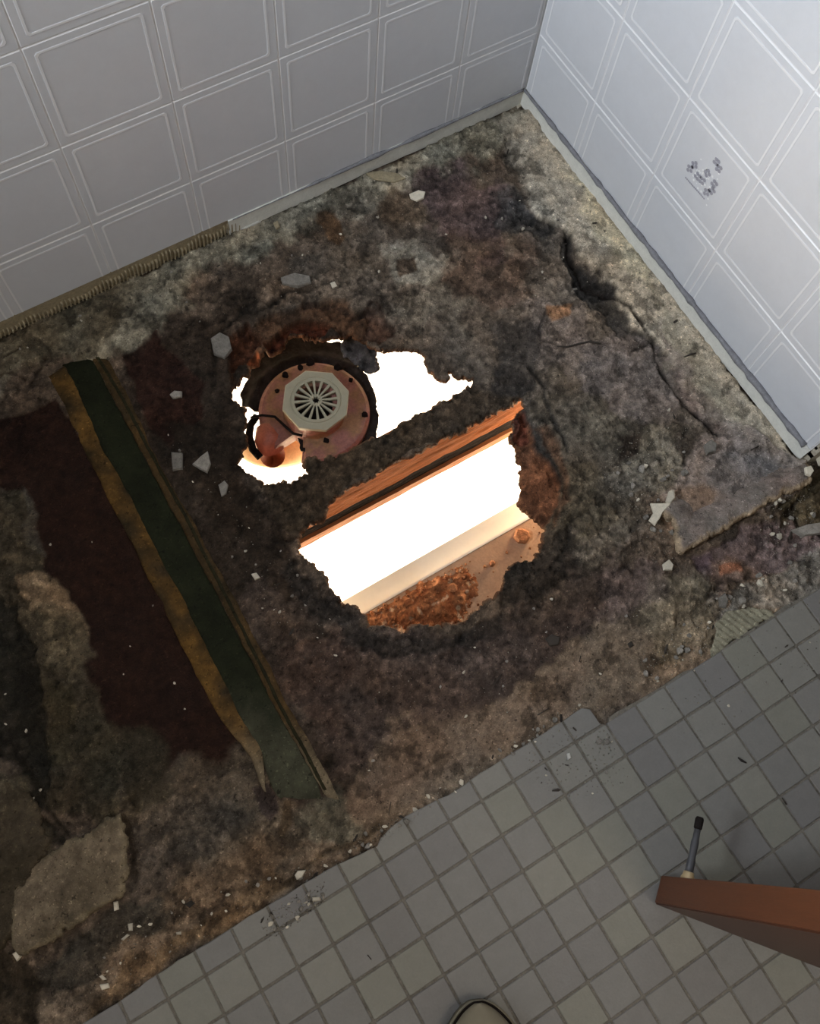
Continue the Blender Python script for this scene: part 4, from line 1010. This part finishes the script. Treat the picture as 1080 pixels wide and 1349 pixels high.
shaped('plaster_chip', [(18, 1256), (25, 1251), (29, 1260), (24, 1266)], .006, M['chip'], 'cream square chip under the corner of the lower left slab', 'chip')
shaped('plaster_chip', [(150, 1188), (156, 1187), (157, 1198), (151, 1200)], .004, M['chip'], 'oblong cream chip right of the lower left slab', 'chip')
shaped('plaster_chip', [(388, 1153), (392, 1147), (403, 1146), (398, 1156), (391, 1159)], .005, M['chip'], 'largest cream chip in the crumbs along the tile edge', 'chip')
shaped('plaster_chip', [(398, 1164), (400, 1179), (396, 1180)][0:0] or [(411, 1182), (421, 1181), (423, 1186), (412, 1188)], .003, M['chip'], 'cream splinter of plaster on the broken edge tile', 'chip')
shaped('plaster_chip', [(132, 1297), (143, 1295), (145, 1301), (135, 1304)], .004, M['chip'], 'larger of two cream chips near the lower left corner', 'chip')
shaped('plaster_chip', [(131, 1286), (135, 1284), (141, 1290), (136, 1291)], .003, M['chip'], 'smaller of two cream chips near the lower left corner', 'chip')
shaped('plaster_chip', [(169, 1217), (175, 1216), (175, 1226), (170, 1226)], .003, M['chip'], 'upper chip of the pair right of the dark patch', 'chip')
shaped('plaster_chip', [(160, 1237), (168, 1230), (171, 1232), (163, 1239)], .003, M['chip'], 'lower chip of the pair right of the dark patch', 'chip')
shaped('plaster_chip', [(232, 1228), (239, 1227), (239, 1231), (233, 1231)], .003, M['chip'], 'small cream chip on the brown floor under the dark spot', 'chip')
shaped('mortar_lump', [(824, 586), (836, 580), (842, 590), (836, 600), (826, 598)][0:0] or [(926, 588), (934, 582), (941, 588), (940, 598), (930, 600)], .010, M['chipgrey'], 'rounded grey mortar lump right of the crack', 'lump')
shaped('mortar_lump', [(370, 368), (388, 362), (408, 366), (410, 375), (392, 380), (372, 376)], .006, M['chipgrey'], 'long grey lump on the rim above the small hole', 'lump')
shaped('mortar_lump', [(1040, 700), (1060, 693), (1082, 690), (1084, 704), (1056, 708)], .010, M['chipgrey'], 'grey lump beside the dark crevice at the right edge', 'lump')
shaped('mortar_lump', [(278, 448), (290, 440), (302, 446), (306, 462), (296, 474), (282, 468)], .006, M['chipgrey'], 'rounded grey lump left of the small hole', 'lump')
shaped('mortar_lump', [(855, 828), (861, 824), (868, 832), (864, 846), (856, 842)][0:0] or [(946, 788), (953, 782), (957, 792), (954, 802), (947, 800)], .007, M['chipgrey'], 'upright grey lump above the combed mortar', 'lump')
shaped('paper_scrap', [(482, 229), (500, 226), (522, 229), (534, 236), (520, 241), (492, 237)], .002, M['adhesive'], 'tan sliver of panel lying along the left wall', 'scrap')
shaped('paper_scrap', [(296, 290), (303, 288), (306, 300), (304, 311), (299, 309)], .012, M['paper'], 'white curl of torn paper at the foot of the left wall', 'scrap')
shaped('paper_scrap', [(306, 291), (318, 289), (344, 293), (325, 302), (308, 305)], .003, M['paper'], 'pale triangular scrap beside the curl of paper', 'scrap')
shaped('plaster_chip', [(360, 295), (366, 292), (369, 300), (364, 303)], .003, M['adhesive'], 'tan chip right of the triangular paper scrap', 'chip')
def stick(name, px, rad, m, label, cat, z=None, lift=.003):
    pts = []
    for u, v in px:
        q = up(u, v); g = ground(q[0], q[1]) if z is None else z; q = up(u, v, g + lift); pts.append(Vector(q))
    c = sum(pts, Vector()) / len(pts); bm = bmesh.new(); tube(bm, [p - c for p in pts], [rad * (.5 if i in (0, len(pts) - 1) else 1) for i in range(len(pts))], 7)
    o = fin(name, bm, m, None, True); o.location = c; return tag(o, label, cat)
stick('bent_wire', [(733, 456), (748, 457), (762, 453), (776, 450), (786, 452), (791, 453)], .0016, M['splinter'], 'dark bent wire lying on the cracked floor', 'wire')
stick('thin_wire', [(1048, 538), (1055, 532), (1066, 531)][0:0] or [(1046, 541), (1052, 537), (1060, 535), (1067, 534)], .0007, M['splinter'], 'short hair of wire against the foot of the right wall', 'wire', z=.0)
stick('splinter', [(989, 593), (999, 588)], .0022, M['splinter'], 'black nail like splinter on the mortar wedge', 'splinter', z=.010)
stick('splinter', [(902, 470), (909, 467), (917, 465)], .0016, M['splinter'], 'dark splinter on the mortar band by the right wall', 'splinter')
stick('splinter', [(972, 998), (977, 1002), (983, 1005)], .0018, M['splinter'], 'dark splinter on the tiles right of the door stop', 'splinter', z=.0, lift=.0016)
stick('splinter', [(1030, 1051), (1036, 1060)], .0018, M['splinter'], 'dark sliver in a tile joint above the door', 'splinter', z=.0, lift=.0012)
stick('splinter', [(708, 942), (723, 933)], .0014, M['splinter'], 'long dark splinter near the notch in the tiles', 'splinter')
stick('splinter', [(763, 872), (765, 864)], .0013, M['splinter'], 'short upright splinter above the tile notch', 'splinter')
stick('splinter', [(650, 902), (661, 888)], .0013, M['splinter'], 'thin splinter below the big hole', 'splinter')
stick('splinter', [(512, 1073), (515, 1056)], .0011, M['splinter'], 'thin splinter beside the crumbs left of the tiles', 'splinter')
stick('splinter', [(1076, 540), (1083, 547)], .004, M['splinter'], 'dark stub at the broken end of the right wall', 'splinter', z=.03)
stick('splinter', [(484, 1258), (489, 1264)], .0012, M['splinter'], 'tiny dark sliver on the lowest visible tiles', 'splinter', z=.0, lift=.001)
shaped('staple', [(746, 993), (750, 992), (752, 999), (748, 1001)], .003, M['paper'], 'small white staple shaped bit lying on a tile', 'staple', z=0)
shaped('screw_head', [(785, 976), (789, 973), (793, 976), (792, 980), (787, 981)], .003, M['chipgrey'], 'left one of two small round bits on the notched tile', 'bit', z=0)
shaped('screw_head', [(795, 977), (799, 973), (803, 977), (801, 981), (797, 981)], .003, M['chipgrey'], 'right one of two small round bits on the notched tile', 'bit', z=0)
for (u, v, s) in ((737, 822, 4), (829, 850, 3.5), (816, 864, 2.5), (726, 845, 4), (350, 430, 3), (830, 812, 2.5)):
    pass
shaped('rubber_scrap', [(718, 842), (726, 836), (737, 840), (735, 850), (724, 852)], .004, M['splinter'], 'ragged black scrap below the big hole', 'scrap')
shaped('rubber_scrap', [(826, 848), (831, 845), (834, 851), (829, 854)], .003, M['splinter'], 'small black scrap above the broken tile edge', 'scrap')
shaped('rubber_scrap', [(243, 1191), (252, 1186), (257, 1190), (250, 1196)], .001, M['splinter'], 'dark oval spot on the brown floor at the lower left', 'scrap')

random.seed(21)
cm = [chip_mesh('plaster_chip', .0030, .0018, 6, M['chip'], elong=1.3) for _ in range(5)]
gm = [chip_mesh('mortar_lump', .0036, .003, 7, M['chipgrey']) for _ in range(5)]
sm_ = [chip_mesh('splinter', .0030, .0012, 5, M['splinter'], elong=2.6) for _ in range(4)]
def in_hole(u, v): return min(sdf(np.array([u]), np.array([v]), HOLE_A)[0], sdf(np.array([u]), np.array([v]), HOLE_B)[0]) < 9
# scatter zones: outline, count, mix(chip, lump, splinter), where it is, size range
ZONES = [
 ([(380, 1150), (500, 1085), (640, 1000), (740, 935), (770, 925), (740, 955), (620, 1030), (500, 1112), (400, 1165)], 66, (.30, .6, .1), 'crumbs along the broken tile edge', 'along the broken edge of the tiles', (.5, 1.5)),
 ([(340, 1215), (372, 1188), (430, 1160), (430, 1185), (380, 1225), (355, 1240)], 30, (.35, .5, .15), 'crumbs on the edge tiles at lower left', 'on the edge tiles at the lower left', (.5, 1.3)),
 ([(840, 870), (950, 780), (1080, 720), (1080, 770), (960, 805), (930, 870), (860, 900)], 55, (.28, .62, .1), 'rubble above the combed mortar patch', 'in the rubble above the combed mortar', (.6, 1.8)),
 ([(850, 560), (910, 560), (900, 650), (890, 740), (860, 740), (850, 690), (790, 640), (800, 600)], 46, (.2, .75, .05), 'rubble beside the mortar wedge', 'in the rubble left of the mortar wedge', (.7, 2.2)),
 ([(1000, 640), (1080, 600), (1080, 720), (1010, 730)], 30, (.35, .6, .05), 'rubble below the right wall end', 'in the rubble below the end of the right wall', (.7, 1.9)),
 ([(210, 540), (310, 640), (400, 760), (480, 860), (420, 900), (330, 780), (230, 600)], 40, (.5, .35, .15), 'chips between green strip and holes', 'between the green strip and the holes', (.4, 1.0)),
 ([(100, 1330), (160, 1210), (300, 1150), (380, 1150), (260, 1245), (150, 1320)], 34, (.55, .3, .15), 'chips on the brown floor at lower left', 'on the brown floor at the lower left', (.4, 1.0)),
 ([(0, 470), (300, 310), (560, 200), (600, 330), (420, 380), (200, 440)], 36, (.5, .35, .15), 'chips on the mortar by the left wall', 'on the mortar beside the left wall', (.4, 1.0)),
 ([(600, 200), (700, 180), (960, 500), (900, 560), (760, 430), (640, 360)], 40, (.4, .3, .3), 'bits on the mortar by the right wall', 'on the floor beside the right wall', (.4, 1.1)),
 ([(500, 860), (740, 780), (860, 780), (800, 900), (600, 980), (480, 1040)], 40, (.35, .35, .3), 'bits below the big hole', 'on the floor below the big hole', (.4, 1.0)),
 ([(700, 950), (800, 960), (830, 1030), (740, 1060), (690, 1010)], 24, (.35, .4, .25), 'crumbs on the tiles near the notch', 'on the tiles below the notch', (.35, .9)),
 ([(830, 860), (1080, 780), (1080, 900), (900, 980)], 20, (.3, .4, .3), 'crumbs on the upper right tiles', 'on the tiles at the upper right', (.35, .8)),
 ([(60, 560), (330, 1000), (300, 1060), (120, 900), (20, 650)], 16, (.8, .1, .1), 'specks on the maroon lining', 'on the maroon lining left of the green strip', (.3, .7)),
 ([(0, 880), (60, 1000), (40, 1100), (0, 1080)], 14, (.7, .2, .1), 'specks in the dark left corner', 'on the black patch at the left edge', (.4, .9)),
]
for poly, cnt, mix, grp, where, (s0, s1) in ZONES:
    cnt = int(cnt * .5); s0 = s0 * 1.3; made = {}
    P_ = np.array(poly); n = 0; tries = 0
    while n < cnt and tries < cnt * 40:
        tries += 1
        u = random.uniform(P_[:, 0].min(), P_[:, 0].max()); v = random.uniform(P_[:, 1].min(), P_[:, 1].max())
        if sdf(np.array([u]), np.array([v]), poly)[0] > 0 or in_hole(u, v): continue
        q = up(u, v); x, y = q[0], q[1]
        if y > -.006 or (x > -.006 and y > -.775): continue
        on_tile = sdf(np.array([u]), np.array([v]), TILE_PX)[0] < 0
        g = ground(x, y)
        if on_tile: g = 0.0005
        k = random.random()
        if k < mix[0]: nm, me, lab, cat = 'plaster_chip', random.choice(cm), 'tiny pale plaster chip ', 'chip'
        elif k < mix[0] + mix[1]: nm, me, lab, cat = 'mortar_lump', random.choice(gm), 'small grey mortar crumb ', 'crumb'
        else: nm, me, lab, cat = 'splinter', random.choice(sm_), 'tiny dark splinter ', 'splinter'
        o = bpy.data.objects.new(nm, me); COL.objects.link(o); s = random.uniform(s0, s1) * (random.random() ** .5 * .6 + .5)
        o.location = (x, y, g + .0003 * s); o.scale = (s, s * random.uniform(.6, 1), s); o.rotation_euler = (random.gauss(0, .12), random.gauss(0, .12), random.uniform(0, 6.28))
        tag(o, lab + where, cat, {'chip': 'pale chips', 'crumb': 'grey crumbs', 'splinter': 'dark splinters'}[cat] + ' ' + where); n += 1
        made.setdefault(lab, []).append((s, u, v, o))
    for lab, L in made.items():
        if len(L) < 2: continue
        L.sort(key=lambda t: -t[0]); pick = [('largest ', L.pop(0))]
        for wd_, kf in (('leftmost ', lambda t: t[1]), ('rightmost ', lambda t: -t[1]), ('uppermost ', lambda t: t[2]), ('lowest ', lambda t: -t[2])):
            if len(L) > 1: L.sort(key=kf); pick.append((wd_, L.pop(0)))
        rest = 'other ' if len(L) > 0 else ''
        for wd_, t in pick: t[3]['label'] = wd_ + ('of the ' if False else '') + lab + where
# uncountable crumbs and dust grains: one object
bm = bmesh.new(); random.seed(31)
def grain(bm, x, y, z, s):
    a = random.uniform(0, 6.28); vs = []
    for k in range(4):
        r_ = s * random.uniform(.6, 1.1); vs.append(bm.verts.new((x + r_ * math.cos(a + k * 1.57), y + r_ * math.sin(a + k * 1.57), z - .0006)))
    t = bm.verts.new((x + random.uniform(-.3, .3) * s, y + random.uniform(-.3, .3) * s, z + s * random.uniform(.6, 1.2)))
    for k in range(4): bm.faces.new((vs[k], vs[(k + 1) % 4], t))
for poly, cnt, mix, grp, where, _ in ZONES:
    if cnt in (16, 14): continue
    cnt = cnt * (1 if mix[1] >= .4 else .35)
    P_ = np.array(poly); n = 0
    while n < cnt * 14:
        u = random.uniform(P_[:, 0].min(), P_[:, 0].max()); v = random.uniform(P_[:, 1].min(), P_[:, 1].max())
        if sdf(np.array([u]), np.array([v]), poly)[0] > 0 or in_hole(u, v): n += .2; continue
        q = up(u, v)
        if q[1] > -.006: n += .2; continue
        on_tile = sdf(np.array([u]), np.array([v]), TILE_PX)[0] < 0
        grain(bm, q[0], q[1], 0 if on_tile else ground(q[0], q[1]), random.uniform(.0005, .0017)); n += 1
tag(fin('crumb_litter', bm, M['crumb']), 'fine grey brown crumbs scattered along the broken edges', 'crumbs', kind='stuff')
# rusty rubble on the ceiling board below
RB = [(470, 800), (560, 765), (600, 745), (625, 752), (632, 775), (618, 800), (612, 830), (560, 880), (440, 880)]
RB3 = np.array([up(u, v, -.197)[:2] for u, v in RB])
def rb_keep(X, Y): return np.minimum(-.603 - Y, -sdf(X + .016 * fbm(X, Y, .02, 7, 4), Y + .016 * fbm(X, Y, .02, 17, 4), RB3))
def rb_c(X, Y, S):
    k = np.clip(.5 + 1.6 * fbm(X, Y, .02, 3, 4), 0, 1)[..., None]; p = sst(.2, .26, fbm(X, Y, .014, 63, 3))[..., None]
    C = np.array([.23, .075, .028]) * (1 - k) + np.array([.40, .17, .075]) * k
    return (C * (1 - p) + np.array([.55, .36, .22]) * p) * (1 + .9 * fbm(X, Y, .008, 5, 3)[..., None])
rr = field('rust_mound', RB3[:, 0].min() - .02, RB3[:, 0].max() + .02, RB3[:, 1].min() - .02, -.600, .0016, rb_keep,
      lambda X, Y, S: -.200 + .007 * sst(0, .02, S) + .006 * fbm(X, Y, .014, 3, 4) + .003 * fbm(X, Y, .005, 3, 2), rb_c, M['mortar'], None, thick=.008)
tag(rr, 'mound of rusty brown crumbs on the ceiling board seen through the big hole', 'rubble', kind='stuff')
random.seed(41); bm = bmesh.new()
for k in range(2600):
    x = random.uniform(-.68, -.32); y = random.uniform(-.86, -.605)
    u, v = pix(x, y, -.2)
    dens = 1.0 if (u < 620 or v > 780) else .10
    if sdf(np.array([u]), np.array([v]), [(480, 812), (585, 755), (610, 740), (628, 760), (620, 800), (600, 835), (540, 880), (440, 880)])[0] > 0: dens = min(dens, .07)
    if random.random() < dens:
        grain(bm, x, y, -.1998 + random.uniform(0, .008), random.uniform(.0012, .0042))
o = fin('rust_grains', bm, M['rust']); o.parent = rr; tag(o, kind='stuff')
for i, (u, v, s) in enumerate(((688, 706, 13), (596, 775, 9), (648, 742, 5), (560, 800, 6))):
    p = up(u, v, -.195); bm = bmesh.new(); pts = [(s * .0011 * random.uniform(.75, 1.1) * math.cos(k * .9), s * .0011 * random.uniform(.75, 1.1) * math.sin(k * .9)) for k in range(7)]
    prism(bm, pts, -.006, .004, .003, .002); o = fin('rust_lump', bm, M['rust']); o.location = (p[0], p[1], -.194)
    tag(o, ('dark red lump alone at the right on the ceiling board below', 'dark red lump at the edge of the rubble on the ceiling board', 'small red crumb on the bare part of the ceiling board', 'red lump amid the rubble on the ceiling board')[i], 'lump')
